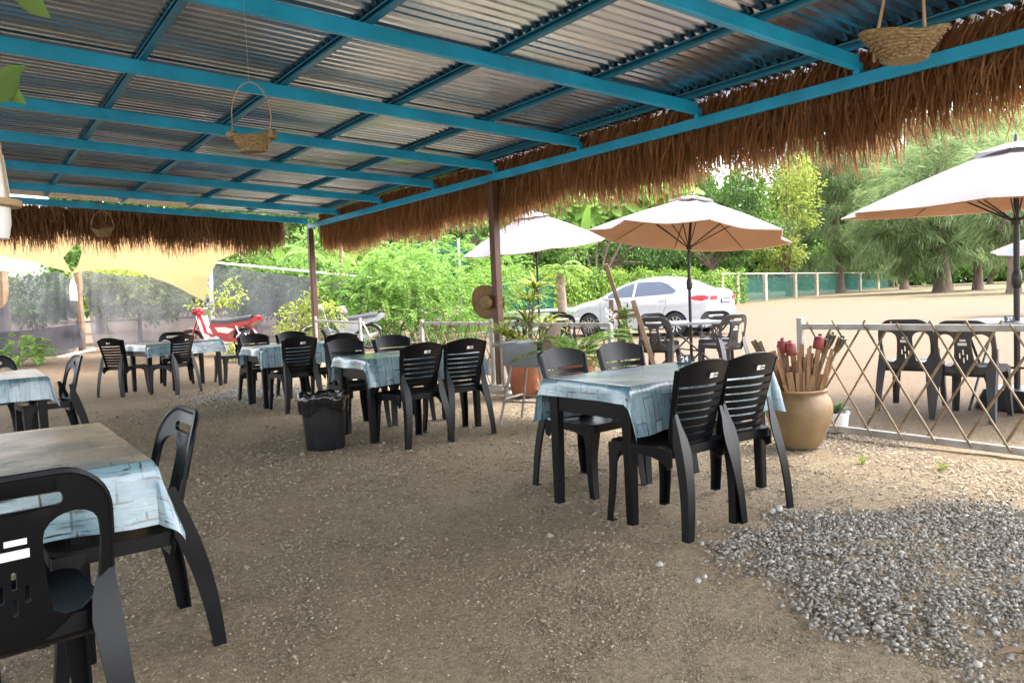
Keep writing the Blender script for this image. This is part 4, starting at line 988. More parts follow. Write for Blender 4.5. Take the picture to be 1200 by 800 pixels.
def basket_boat():
    D = 4.6; c = pd(297, 178, D); root = empty('hanging_basket', c, R(-35.7)); s = D/FPX
    # low boat-shaped basket: high rolled ends
    def ring(a, t):
        x = math.cos(a); y = math.sin(a); L = .075+.05*t; W = .055+.03*t; end = max(0, abs(x)-.35)**1.5
        return (x*L*(1+.25*t*end), y*W, .015+t*(.075+.06*end*(1.0 if x > 0 else .9)))
    basket_rows(root, ring, 6, 12)
    mb = MB(); mb.lathe([(.001, 0), (.074, 0), (.076, .018), (.001, .018)], 20); mb.v = [(x, y*.72, z) for x, y, z in mb.v]; mb.build('bottom', bask, root, 40)
    for sx, zz in ((-1, .10), (1, .095)):
        mb = MB(); mb.lathe([(.001, -.05), (.022, -.045), (.03, 0), (.022, .045), (.001, .05)], 12, (sx*.118, 0, zz), axis='y'); mb.build('rolled_end', bask, root, 50)
    P = [(-.118, 0, .10)]+[(.118*math.cos(R(a)), 0, .20+.21*math.sin(R(a))) for a in range(165, -1, -15)]+[(.10, -.03, .0)]
    mb = MB(); mb.tube(P, .0035, 6); mb.build('handle', woodlt, root, True)
    top = c.z; zt = zroof(c.x, 2.93)-c.z
    mb = MB(); mb.tube([(0, 0, .408), (0.0, 0, zt)], .0012, 4); mb.build('string', galv, root)
    tag(root, 'small boat-shaped rattan basket with hoop handle hung from the roof on a string', 'basket', 'hanging rattan baskets')
basket_boat()
def basket_open():
    D = 3.3; c = pd(1060, 72, D); root = empty('hanging_basket', c, R(-35.7+10))
    def ring(a, t):
        x, y = math.cos(a), math.sin(a); L = .085+.095*t**1.6; W = .065+.045*t; lift = .10+.05*max(0, x)*t*t+.045*max(0, -x)*t*t*.4
        return (x*L*(1+.22*t*t*max(0, abs(x)-.3)), y*W, t*lift*1.0+.0)
    basket_rows(root, ring, 9, 15, .005)
    mb = MB(); mb.lathe([(.001, 0), (.085, 0), (.086, .006), (.001, .008)], 24); mb.v = [(x, y*.77, z) for x, y, z in mb.v]; mb.build('bottom', bask, root, 40)
    for sy, x0 in ((-1, .035), (1, -.06)):
        mb = MB(); mb.tube([(x0-.03, sy*.075, .02), (x0-.01, sy*.095, .10), (x0+.01, sy*.06, .28), (x0+.0, 0, zroof(c.x, 2.90)-c.z if sy > 0 else .4)], [.008, .008, .006, .004], 6); mb.build('handle', woodlt, root, True)
    mb = MB(); mb.tube([(.035, 0, .4), (-.06, 0, .42)], .005, 5); mb.build('handle_knot', woodlt, root)
    tag(root, 'flared rattan basket hung near the eave above the lattice fence', 'basket', 'hanging rattan baskets')
basket_open()
def basket_far():
    D = 12.2; c = pd(121, 277, D); root = empty('hanging_basket', c, R(-35.7))
    def ring(a, t): x, y = math.cos(a), math.sin(a); return (x*(.09+.09*t), y*(.07+.05*t), t*(.10+.05*abs(x)))
    basket_rows(root, ring, 5, 10, .007)
    mb = MB(); mb.lathe([(.001, 0), (.09, 0), (.09, .01), (.001, .012)], 16); mb.v = [(x, y*.77, z) for x, y, z in mb.v]; mb.build('bottom', bask, root, 40)
    mb = MB(); mb.tube([(-.18*math.cos(R(a)), 0, .14+.26*math.sin(R(a))) for a in range(0, 181, 15)], .006, 6); mb.tube([(0, 0, .40), (0, 0, zroof(c.x, 2.8)-c.z)], .003, 4); mb.build('handle', woodlt, root, True)
    tag(root, 'small rattan basket with hoop handle hung in front of the far thatch', 'basket', 'hanging rattan baskets')
basket_far()

# ------------------------------------------------------------------ hanging planter at the near edge
def hang_plant():
    D = 1.75; c = pd(-18, 262, D); root = empty('hanging_planter', c, R(-35.7)); 
    s = D/FPX
    mb = MB(); mb.lathe([(.001, -.035), (.045, -.035), (.052, 0), (.053, .075), (.047, .155), (.04, .155), (.045, .07), (.001, .06)], 24); mb.build('jar', white, root, 45)
    mb = MB(); mb.lathe([(.050, .035), (.075, .038), (.077, .052), (.05, .055)], 20); mb.build('collar', woodlt, root, 40)
    zt = zroof(c.x, 2.83)-c.z
    for sx in (-1, 1): mb = MB(); mb.tube([(sx*.06, 0, .045), (sx*.02, 0, .5), (0, 0, zt)], .0025, 5); mb.build('cord', woodlt, root)
    rs = np.random.RandomState(2); mb = MB(); V, F, S = [], [], []
    def leaf(px_, py_, dx, dy, ln, wd, tilt):
        P = pd(px_, py_, D)-c; q = Matrix.Rotation(R(35.7), 3, 'Z'); P = q @ P
        d = (Vector((dx, tilt*.3, -dy))).normalized(); sd = d.cross(Vector((0, 1, .4))).normalized(); nn = sd.cross(d); o = len(V); sh = rs.uniform(.3, .9)
        for k in range(7):
            t = k/6; wk = wd*math.sin(math.pi*(.06+.94*t)**.8)*.5 if k < 6 else .001; cpt = P+d*ln*t+nn*(.05*ln*math.sin(t*2.5))
            V.extend([tuple(cpt-sd*wk+nn*wk*.25), tuple(cpt), tuple(cpt+sd*wk+nn*wk*.25)]); S.extend([sh]*3)
        for k in range(6): F.extend([(o+3*k, o+3*k+3, o+3*k+4, o+3*k+1), (o+3*k+1, o+3*k+4, o+3*k+5, o+3*k+2)])
        return P
    a = leaf(14, -12, .9, .75, .10, .05, .3); b = leaf(-6, 120, .85, -.95, .10, .04, -.2); c2 = leaf(-10, 96, .75, .55, .085, .045, .4); d2 = leaf(-25, 60, -.4, .6, .09, .04, .2); e2 = leaf(-30, 10, -.5, -.3, .09, .04, .2); f2 = leaf(-4, 92, .9, -.35, .07, .032, .1)
    fast_mesh('leaves', np.array(V), np.array(F), g_md, root, shade=np.array(S), sm=True)
    mb = MB(); mb.tube([(0, 0, .14), tuple(b+Vector((-.01, 0, 0))), tuple((b+d2)/2), tuple(d2), tuple(e2), tuple(a)], .0025, 5); mb.tube([tuple(d2), tuple(c2), tuple(b)], .002, 5); mb.build('stem', g_md, root, True)
    tag(root, 'white jar planter with wooden collar and trailing green leaves hanging overhead', 'planter')
hang_plant()

# ------------------------------------------------------------------ car
def car():
    paint = mat('white_car_paint', (.40, .40, .41), .25, var=.02, coat=.5); glass = mat('tinted_car_glass', (.05, .065, .10), .06, spec=.9); tyre = mat('tyre_rubber', (.016, .016, .017), .8); alloy = mat('alloy_rim', (.55, .55, .56), .3, metal=.9); redl = mat('red_tail_lamp', (.42, .008, .014), .3, spec=.4); blk = darkmetal
    fr, rr = base_at(713, 21.5), base_at(808, 19.9); mid = (fr+rr)/2; d = fr-rr; rz = math.atan2(d.y, d.x)
    root = empty('parked_car', (mid.x, mid.y, zg(mid.x, mid.y)), rz)
    sil0 = [(2.13, .24), (2.19, .40), (2.17, .60), (2.07, .72), (1.75, .84), (1.40, .925), (1.02, 1.01), (.62, 1.21), (.25, 1.37), (-.10, 1.45), (-.50, 1.475), (-.90, 1.455), (-1.28, 1.36), (-1.60, 1.22), (-1.84, 1.13), (-2.06, 1.115), (-2.16, 1.08), (-2.18, .95), (-2.20, .72), (-2.20, .50), (-2.14, .26)]
    sil = []
    for i in range(len(sil0)-1):                                # Catmull-Rom
        p0, p1, p2, p3 = (np.array(sil0[max(0, min(len(sil0)-1, k))]) for k in (i-1, i, i+1, i+2))
        for t in (0, .25, .5, .75): sil.append(tuple(.5*(2*p1+(p2-p0)*t+(2*p0-5*p1+4*p2-p3)*t*t+(3*p1-p0-3*p2+p3)*t**3)))
    sil.append(sil0[-1]); S = np.array(sil)
    def W(x, z):
        b = .85-(max(0, z-.92))*.42-.05*max(0, (z-.92))**2-.10*max(0, .5-z)-.10*(max(0, abs(x)-1.35)/.8)**2
        b += .012*math.exp(-((z-.80)/.05)**2)                      # shoulder crease
        dd = math.sqrt(((S-(x, z))**2).sum(1).min()); r = .13
        if dd < r: b -= .085*(1-dd/r)**2
        return b
    ax_f, ax_r, wr = 1.30, -1.28, .345
    outline = sil[:]+[(-2.05, .22)]
    outline += [(ax_r-wr, .24)]+arc(ax_r, .31, wr, wr, 190, -10, 16)+[(ax_r+wr, .2), (ax_f-wr, .2)]+arc(ax_f, .31, wr, wr, 190, -10, 16)+[(2.0, .22)]
    wa = [(.86, 1.00), (.60, 1.145), (.28, 1.30), (.05, 1.365), (-.05, 1.385), (-.05, 1.02)]
    wb = [(-.12, 1.02), (-.12, 1.392), (-.45, 1.405), (-.78, 1.395), (-1.02, 1.33), (-1.30, 1.14), (-1.22, 1.07)]
    for s in (1, -1):
        mb = MB(); mb.plate(outline, [wa, wb], lambda u, v, w_: (u, s*(W(u, v)-w_), v), .0, .055); side = mb.build('body_side', paint, root, 35)
        for w_poly in (wa, wb): mb = MB(); mb.plate(w_poly, [], lambda u, v, w_: (u, s*(W(u, v)-.012), v), 0, .09); mb.build('side_window', glass, side, 40)
        for px0 in (.92, -.085, -1.05):
            mb = MB(); zs = np.linspace(.36, 1.0, 9); bend = lambda z: px0+(0 if px0 > -.5 else -.22*max(0, (.75-z)/.4)*-1-.0)
            mb.add([(bend(z)+o_, s*(W(bend(z), z)+.0025), z) for z in zs for o_ in (-.006, .006)], [(2*i, 2*i+1, 2*i+3, 2*i+2) for i in range(8)]); mb.build('door_seam', mat('seam_shadow_gap', (.12, .12, .12), .8), side, recalc=False)
        for px0 in (.12, -.93): mb = MB(); mb.bar((px0+.09, s*(W(px0, .90)+.016), .905), (px0-.09, s*(W(px0, .90)+.016), .915), .026, .022, bev=.3); mb.build('door_handle', paint, side, 40)
        mb = MB(); mb.plate([(-1.62, .965), (-1.80, .90), (-2.02, .875), (-2.13, .90), (-2.15, .99), (-2.05, 1.015), (-1.85, 1.01)], [], lambda u, v, w_: (u, s*(W(u, v)+.007), v), 0, .06); mb.build('tail_light', redl, side, 40)
        mb = MB(); mb.plate([(1.62, .70), (2.0, .60), (2.1, .62), (2.05, .70), (1.75, .79)], [], lambda u, v, w_: (u, s*(W(u, v)+.006), v), 0, .08); mb.build('headlight', chrome, side, 40)
        m_ = root
        mb = MB(); mb.lathe([(.001, -.09), (.06, -.08), (.075, 0), (.06, .07), (.001, .085)], 14, axis='y'); mb.v = [(x*.8+.70, s*(.945)+y*s, z*.75+1.02) for x, y, z in mb.v]; mi = mb.build('wing_mirror', paint, root, 40)
        mb = MB(); mb.bar((.72, s*.77, .99), (.70, s*.90, 1.0), .05, .03); mb.build('mirror_arm', blk, mi)
        mb = MB(); mb.grid(lambda a, t: ((ax_f-wr)*(1-a)+(ax_r+wr)*a, s*(.80+.02*t), .17+.07*t), 6, 2, .02); mb.build('sill', blk, root, 40)
    def strip(i0, i1, kk, off, name, mtl, parent, n=10):
        def fn(a, t):
            f = i0+(i1-i0)*a; i = min(int(f), len(S)-2); f -= i; p = S[i]*(1-f)+S[i+1]*f; tg = S[i+1]-S[i]; tg = tg/np.linalg.norm(tg); nrm = np.array([tg[1], -tg[0]]); nrm = nrm if nrm @ (p-np.array([-.2, .6])) > 0 else -nrm
            ws = W(p[0], p[1])+.0; y = (2*t-1)*kk; cr_ = .055*(1-y*y); p = p+nrm*(cr_+off); return (p[0], y*ws, p[1])
        mb = MB(); mb.grid(fn, int(abs(i1-i0)), n); return mb.build(name, mtl, parent, 40)
    top = strip(0, len(S)-1, 1.0, 0, 'body_top', paint, root)
    strip(25, 33.5, .86, .006, 'windscreen', glass, top); strip(47.2, 54.5, .84, .006, 'rear_window', glass, top)
    strip(76, 79.5, .97, .012, 'rear_valance', blk, top); strip(2, 6, .75, .01, 'grille', blk, top)
    # rear details on the tail
    yb = -2.235
    mb = MB(); mb.box((yb-.03, 0, .86), (.012, .50, .13)); pl = mb.build('number_plate', darkmetal, top)
    mb = MB()
    for k in range(7): mb.box((yb-.0375, .19-k*.063, .86), (.003, .038, .06))
    mb.build('plate_characters', white, pl)
    mb = MB(); mb.box((yb-.01, .05, 1.0), (.014, .012, .08)); mb.box((yb-.01, -.05, 1.0), (.014, .012, .08)); mb.box((yb-.01, 0, 1.0), (.014, .1, .012)); mb.build('emblem', chrome, top)
    for s in (1, -1): mb = MB(); mb.grid(lambda a, t: (yb+.03-.045*(1-a), s*(.46+.28*a), .89+.10*t), 6, 3, .01); mb.build('tail_light', redl, top, 40)
    for s in (1, -1): mb = MB(); mb.box((yb+.0, s*.62, .40), (.02, .14, .045)); mb.build('reflector', redl, top)
    for axx in (ax_f, ax_r):
        for s in (1, -1):
            wh = empty('wheel', (axx, s*.745, .305)); wh.parent = root
            mb = MB(); mb.lathe([(.19, -.09), (.27, -.095), (.298, -.075), (.305, -.03), (.305, .03), (.298, .075), (.27, .095), (.205, .09), (.2, .05), (.19, -.09)], 32, axis='y'); mb.build('tyre', tyre, wh, 40)
            mb = MB(); mb.lathe([(.208, .085), (.2, .09), (.19, .07), (.19, -.06)], 32, axis='y')
            for k in range(10):
                a = k*math.pi/5; mb.bar((.03*math.cos(a), .07, .03*math.sin(a)), (.195*math.cos(a), .082, .195*math.sin(a)), .035, .02, .03, .016, up=(0, 1, 0))
            mb.lathe([(.001, .092), (.045, .09), (.05, .06)], 14, axis='y')
            if s < 0: mb.v = [(x, -y, z) for x, y, z in mb.v]
            mb.build('rim', alloy, wh, 40)
            mb = MB(); mb.lathe([(.001, .0), (.19, .0), (.19, .01)], 20, axis='y'); mb.build('brake_disc', blk, wh, 40)
            mb = MB(); mb.lathe([(wr-.005, -.22*s), (wr-.005, .055*s)], 24, (0, 0, .005), axis='y'); mb.build('wheel_housing', mat('arch_liner', (.008, .008, .008), .9), wh, 40, recalc=False)
    mb = MB(); mb.box((0, 0, .235), (4.1, 1.5, .06)); mb.build('underbody', blk, root)
    tag(root, 'white four-door sedan parked in front of the clipped hedge', 'car')
car()

# ------------------------------------------------------------------ motorbikes (forward = +x)
def bike(P, rz, body, accent, label, sport=False):
    root = empty('motorbike', P, rz); tyre = mat('tyre_rubber', ()); 
    seatm = mat('black_vinyl_seat', (.03, .032, .036), .45); eng = mat('cast_alloy', (.45, .45, .44), .45, metal=.7, var=.2); chr_ = chrome
    for x in (.62, -.60):
        wh = empty('wheel', (x, 0, .285)); wh.parent = root
        mb = MB(); mb.lathe([(.225, -.025), (.26, -.035), (.283, -.02), (.287, 0), (.283, .02), (.26, .035), (.225, .025), (.225, -.025)], 28, axis='y'); mb.build('tyre', tyre, wh, 50)
        mb = MB(); mb.lathe([(.228, -.022), (.215, -.02), (.21, 0), (.215, .02), (.228, .022)], 28, axis='y')
        for k in range(18): a = k*math.pi/9; mb.tube([(.03*math.cos(a+.5), .015*(-1)**k, .03*math.sin(a+.5)), (.213*math.cos(a), 0, .213*math.sin(a))], .003, 4)
        mb.lathe([(.001, -.045), (.045, -.04), (.045, .04), (.001, .045)], 14, axis='y'); mb.build('rim', chr_, wh, 40)
        mb = MB(); mb.grid(lambda a, t: ((.305+.015*math.sin(math.pi*t))*math.cos(R(25+125*a)), -.055+.11*t, (.305+.015*math.sin(math.pi*t))*math.sin(R(25+125*a))), 14, 6, .004); f = mb.build('fender', body, wh, 50, recalc=False)
    for s in (-1, 1): mb = MB(); mb.tube([(.62, s*.07, .285), (.50, s*.075, .62), (.42, s*.06, .86)], [.018, .02, .022], 8); mb.build('fork_leg', body if not sport else chr_, root, True)
    mb = MB(); mb.tube([(.40, 0, .90), (.30, 0, .50), (.10, 0, .40), (-.15, 0, .42)], .04, 8); mb.build('frame_tube', body, root, True)
    # leg shield, headlamp nacelle and handlebar
    mb = MB(); mb.grid(lambda a, t: (.46-.16*t-.10*abs(2*a-1)**2+.02*math.sin(3*t), (.22-.05*t)*(2*a-1), .86-.52*t), 10, 10, .008); mb.build('leg_shield', accent, root, 50)
    mb = MB(); mb.lathe([(.001, -.13), (.07, -.11), (.095, -.02), (.09, .06), (.078, .08), (.001, .09)], 18, axis='x'); mb.v = [(x+.46, y*1.15, z+.96) for x, y, z in mb.v]; hn = mb.build('headlamp_nacelle', body, root, 50)
    mb = MB(); mb.lathe([(.001, .10), (.05, .095), (.072, .078)], 18, (.46, 0, .96), axis='x'); mb.build('headlamp_lens', white, hn, 50)
    mb = MB(); mb.tube([(.34, .34, 1.0), (.38, .22, 1.02), (.40, .0, .98), (.38, -.22, 1.02), (.34, -.34, 1.0)], .013, 8); hb = mb.build('handlebar', chr_, root, True)
    for s in (-1, 1):
        mb = MB(); mb.tube([(.36, s*.26, 1.015), (.33, s*.37, .995)], .018, 8); mb.build('grip', darkmetal, hb, True)
        mb = MB(); mb.tube([(.38, s*.2, 1.02), (.36, s*.26, 1.16)], .005, 5); mb.lathe([(.001, -.008), (.05, -.006), (.055, .004), (.001, .008)], 14, (.355, s*.28, 1.20), axis='x'); mb.build('mirror', darkmetal, hb, 40)
    # engine, body, seat, tail
    mb = MB(); mb.lathe([(.001, -.13), (.085, -.12), (.10, -.08), (.10, .08), (.085, .12), (.001, .13)], 18, (0, 0, .33), axis='y'); mb.lathe([(.055, 0), (.058, .02), (.052, .04), (.058, .06), (.052, .08), (.058, .10), (.05, .13), (.001, .14)], 14, (.10, 0, .36), axis='x'); mb.build('engine', eng, root, 40)
    mb = MB(); mb.plate([(.16, .62), (.05, .42), (-.25, .36), (-.48, .56), (-.78, .66), (-.80, .72), (-.45, .70), (-.1, .70), (.1, .72)], [], lambda u, v, w_: (u, .115-w_, v), .23, .08); bd = mb.build('side_body', body, root, 30)
    mb = MB(); mb.plate([(.02, .60), (-.05, .50), (-.28, .46), (-.42, .55), (-.2, .60)], [], lambda u, v, w_: (u, .124-w_, v), .248, .1); mb.build('side_emblem', accent, bd, 30)
    mb = MB(); mb.grid(lambda a, t: (-.80*a+.10*(1-a), (.12+.015*math.sin(3*a))*math.cos(math.pi*t), .70+.035*(1 if 0 < t < 1 else 0)+.055*math.sin(math.pi*t)+.03*a**2-.02*math.sin(5*a)), 16, 10, .02); mb.build('seat', seatm, root, 50)
    mb = MB(); mb.plate([(-.55, .64), (-.75, .60), (-.95, .72), (-.97, .80), (-.90, .82), (-.75, .73), (-.5, .70)], [], lambda u, v, w_: (u, (.10-w_)*(1-.35*max(0, -.55-u)), v), .20, .07); tl = mb.build('tail_cowl', body, root, 30)
    mb = MB(); mb.box((-.965, 0, .76), (.03, .11, .06)); mb.build('tail_light', mat('red_tail_lamp', ()), tl)
    for s in (-1, 1): mb = MB(); mb.tube([(-.60, s*.10, .29), (-.46, s*.12, .62)], .022, 8); mb.build('shock_absorber', chr_, root, True)
    mb = MB(); mb.tube([(.08, -.11, .28), (-.1, -.14, .22), (-.35, -.15, .25), (-.82, -.16, .34)], [.016, .02, .035, .038], 10); mb.build('exhaust', chr_, root, True)
    mb = MB(); mb.grid(lambda a, t: (-.1-.52*a, .10, .34-.04*a+.08*(t-.5)), 6, 2, .02); mb.build('chain_guard', body, root)
    for s in (-1, 1): mb = MB(); mb.tube([(-.05, s*.08, .24), (-.09, s*.15, .0)], .012, 6); mb.build('stand_leg', darkmetal, root)
    mb = MB(); mb.tube([(.02, -.2, .26), (.02, .2, .26)], .014, 6); mb.build('footpeg', darkmetal, root)
    if sport:
        mb = MB(); mb.lathe([(.001, .13), (.06, .12), (.105, .07), (.12, 0), (.11, -.07), (.09, -.1), (.001, -.1)], 18, (-.02, 0, .88)); mb.build('helmet', mat('grey_helmet', (.12, .12, .13), .25), root, 50)
        mb = MB(); mb.lathe([(.001, -.02), (.07, 0), (.10, .0)], 18, (-.02, 0, .88))
    tag(root, label, 'motorbike', 'motorbikes parked beyond the pavilion'); return root
redp = mat('red_enamel', (.38, .012, .022), .28, coat=.4); silv = mat('silver_grey_panel', (.26, .27, .29), .35, var=.12); cream = mat('cream_plastic', (.72, .70, .64), .4)
g = base_at(258, 16.6); bike(g, R(-35.7+180-8), redp, cream, 'red underbone motorbike parked in front of the grey shade net')
g = base_at(402, 17.2); bike(g, R(-35.7+180+14), silv, silv, 'silver-grey motorbike with a helmet on it, parked behind the steel rail frame', True)

# ------------------------------------------------------------------ grey shade nets, posts, shade sails
netm = clothmat('grey_shade_cloth', (.085, .085, .095), .3, .25, clear=.25); netdk = clothmat('double_shade_cloth', (.055, .054, .064), .25, .12, clear=.16)
tealnet = clothmat('green_shade_cloth', (.008, .10, .08), .35, .2, clear=.28)
def net_panel(top, bot, mtl, label, name='shade_net', seed=1, fold=.05, n=40, grp='shade cloth panels'):
    """top / bot: polylines of (px, py, depth) left to right"""
    T = [pd(*q) for q in top]; B = [pd(*q) for q in bot]
    def at(L, a):
        f = a*(len(L)-1); i = min(int(f), len(L)-2); f -= i; return L[i].lerp(L[i+1], f)
    rs = random.Random(seed); ph = [rs.uniform(0, 6) for _ in range(6)]; nrm = Vector((-fwd[0], -fwd[1], 0)).normalized()
    c = at(B, .5)
    def fn(a, t):
        p = at(T, a).lerp(at(B, a), t); w_ = fold*(math.sin(a*9+ph[0]+t*2)+.6*math.sin(a*21+ph[1]-t*3)+.5*math.sin(t*7+a*4+ph[2]))*(.25+.75*math.sin(math.pi*min(1, t*1.0)))+.02*math.sin(a*60+t*9)
        return p+nrm*w_-c
    mb = MB(); mb.grid(fn, n, 20); o = mb.build(name, mtl, None, True, recalc=False); o.location = c; tag(o, label, 'net', grp); return o
net_panel([(-60, 320, 18.4), (0, 326, 18.2), (45, 322, 18.1), (70, 318, 18), (88, 330, 18)], [(-60, 428, 17.2), (0, 422, 17.2), (50, 420, 17.2), (85, 412, 17.4), (98, 404, 17.6)], netm, 'grey shade net panel with a torn corner beside the small green bush', seed=1)
net_panel([(-60, 392, 17.1), (20, 388, 17.1), (92, 380, 17.4)], [(-60, 432, 16.9), (20, 424, 16.9), (97, 405, 17.3)], netdk, 'darker doubled shade cloth strip along the foot of the torn net', name='shade_cloth_strip', seed=4, fold=.03)
net_panel([(92, 316, 18.3), (135, 322, 18.4), (190, 326, 18.6), (246, 322, 18.8)], [(112, 407, 17.6), (150, 404, 17.9), (200, 400, 18.2), (250, 398, 18.5)], netm, 'grey shade net panel behind the far table, glowing green from the plants behind', seed=2)
net_panel([(250, 310, 18.9), (300, 318, 19.2), (360, 325, 19.6), (432, 330, 20)], [(250, 398, 18.6), (300, 402, 18.9), (360, 400, 19.3), (432, 396, 19.8)], netm, 'grey shade net panel under the white pipe, behind the red motorbike seat', seed=3)
def pole(name, a, b, r, mtl, label, cat, grp=None, n=8):
    c = Vector(b); mb = MB(); a_, b_ = Vector(a)-c, Vector((0, 0, 0)); pts = [a_.lerp(b_, i/6)+Vector((.006*math.sin(i*2.1), .006*math.cos(i*1.7), 0)) for i in range(7)]
    mb.tube(pts, [r*(1+.06*math.sin(i*2.3)) for i in range(7)], n); o = mb.build(name, mtl, None, True); o.location = c; tag(o, label, cat, grp); return o
pole('white_pipe', pd(244, 307, 18.7), pd(452, 327, 21.5), .026, white, 'long white pipe lying along the top of the right-hand shade net', 'pipe')
pole('white_pipe', pd(30, 428, 16.7), pd(112, 409, 17.3), .03, white, 'white pipe lying on the ground along the foot of the shade net', 'pipe')
for px_, D, ytop, rr_, lb, mt in ((97, 17.8, 318, .075, 'weathered timber post at the torn corner of the shade net', wood), (8, 18, 318, .12, 'stout timber post standing behind the torn shade net', wood), (247, 18.6, 312, .13, 'grey timber post between two shade nets behind the red motorbike', mat('grey_timber', (.20, .19, .19), .9, var=.2)), (404, 20.5, 272, .05, 'thin bare tree pole beside the silver motorbike', wood)):
    b = base_at(px_, D); pole('net_post', (b.x+.03, b.y, zpix(ytop, px_, D)), (b.x, b.y, b.z-.1), rr_, mt, lb, 'post', 'posts along the shade nets')
sailm = clothmat('sand_shade_sail', (.30, .19, .090), .6, .08)
def sail(edge_l, edge_r, label, seed):
    """edges: lists of (px, py, D) from the top down; edge_l at a=0, edge_r at a=1"""
    A = [pd(*q) for q in edge_l]; B = [pd(*q) for q in edge_r]; c = B[-1].copy()
    def at(L, t):
        f = t*(len(L)-1); i = min(int(f), len(L)-2); f -= i; return L[i].lerp(L[i+1], f)
    def fn(a, t, bott):
        p = at(A, t).lerp(at(B, t), a); k = math.sin(math.pi*a); p.z += bott(a)*t*t-.12*k*math.sin(math.pi*t)+.012*math.sin(a*17+t*5+seed)*k; return p-c
    return fn, c
def sail_l():
    A = [(-150, 246, 14.6), (-150, 270, 15.6), (-150, 300, 17)]; B = [(95, 258, 14.6), (91, 283, 15.2), (74, 302, 16), (80, 313, 16.4), (85, 320, 16.6)]
    fn, c = sail(A, B, '', 1); mb = MB(); mb.grid(lambda a, t: fn(a, t, lambda a: .28*math.sin(math.pi*a)), 30, 16); o = mb.build('shade_sail', sailm, None, True, recalc=False); o.location = c
    tag(o, 'sand-yellow shade sail on the bush side of the leaf-shaped gap', 'shade sail', 'sand-yellow shade sails')
    A = [(91, 258, 14.6), (93, 283, 15.2), (96, 296, 15.8), (92, 309, 16.3), (86, 320, 16.6)]; B = [(330, 262, 14.7), (285, 293, 15.2), (255, 306, 15.7), (244, 325, 16.2), (240, 353, 16.6)]
    fn, c = sail(A, B, '', 2); mb = MB(); mb.grid(lambda a, t: fn(a, t, lambda a: .36*math.sin(math.pi*a)*(1-.25*a)), 40, 20); o = mb.build('shade_sail', sailm, None, True, recalc=False); o.location = c
    tag(o, 'sand-yellow shade sail whose low corner is tied above the red motorbike', 'shade sail', 'sand-yellow shade sails')
    a = pd(240, 353, 16.6); b = base_at(247, 18.6); pole('guy_rope', a, (b.x, b.y, a.z-.35), .01, darkmetal, 'short dark guy rope from the sail corner to the grey timber post', 'rope')
    t = pd(84, 319, 16.6); root = empty('hanging_bottle', t); mb = MB(); mb.lathe([(.001, -.62), (.07, -.615), (.075, -.58), (.07, -.30), (.045, -.22), (.03, -.18), (.03, -.14), (.001, -.14)], 16); mb.build('bottle', cream, root, 50); mb = MB(); mb.tube([(0, 0, -.14), (0, 0, .0)], .02, 6); mb.build('tie', galv, root)
    tag(root, 'pale bottle hung where the two shade sails are tied together', 'bottle')
sail_l()

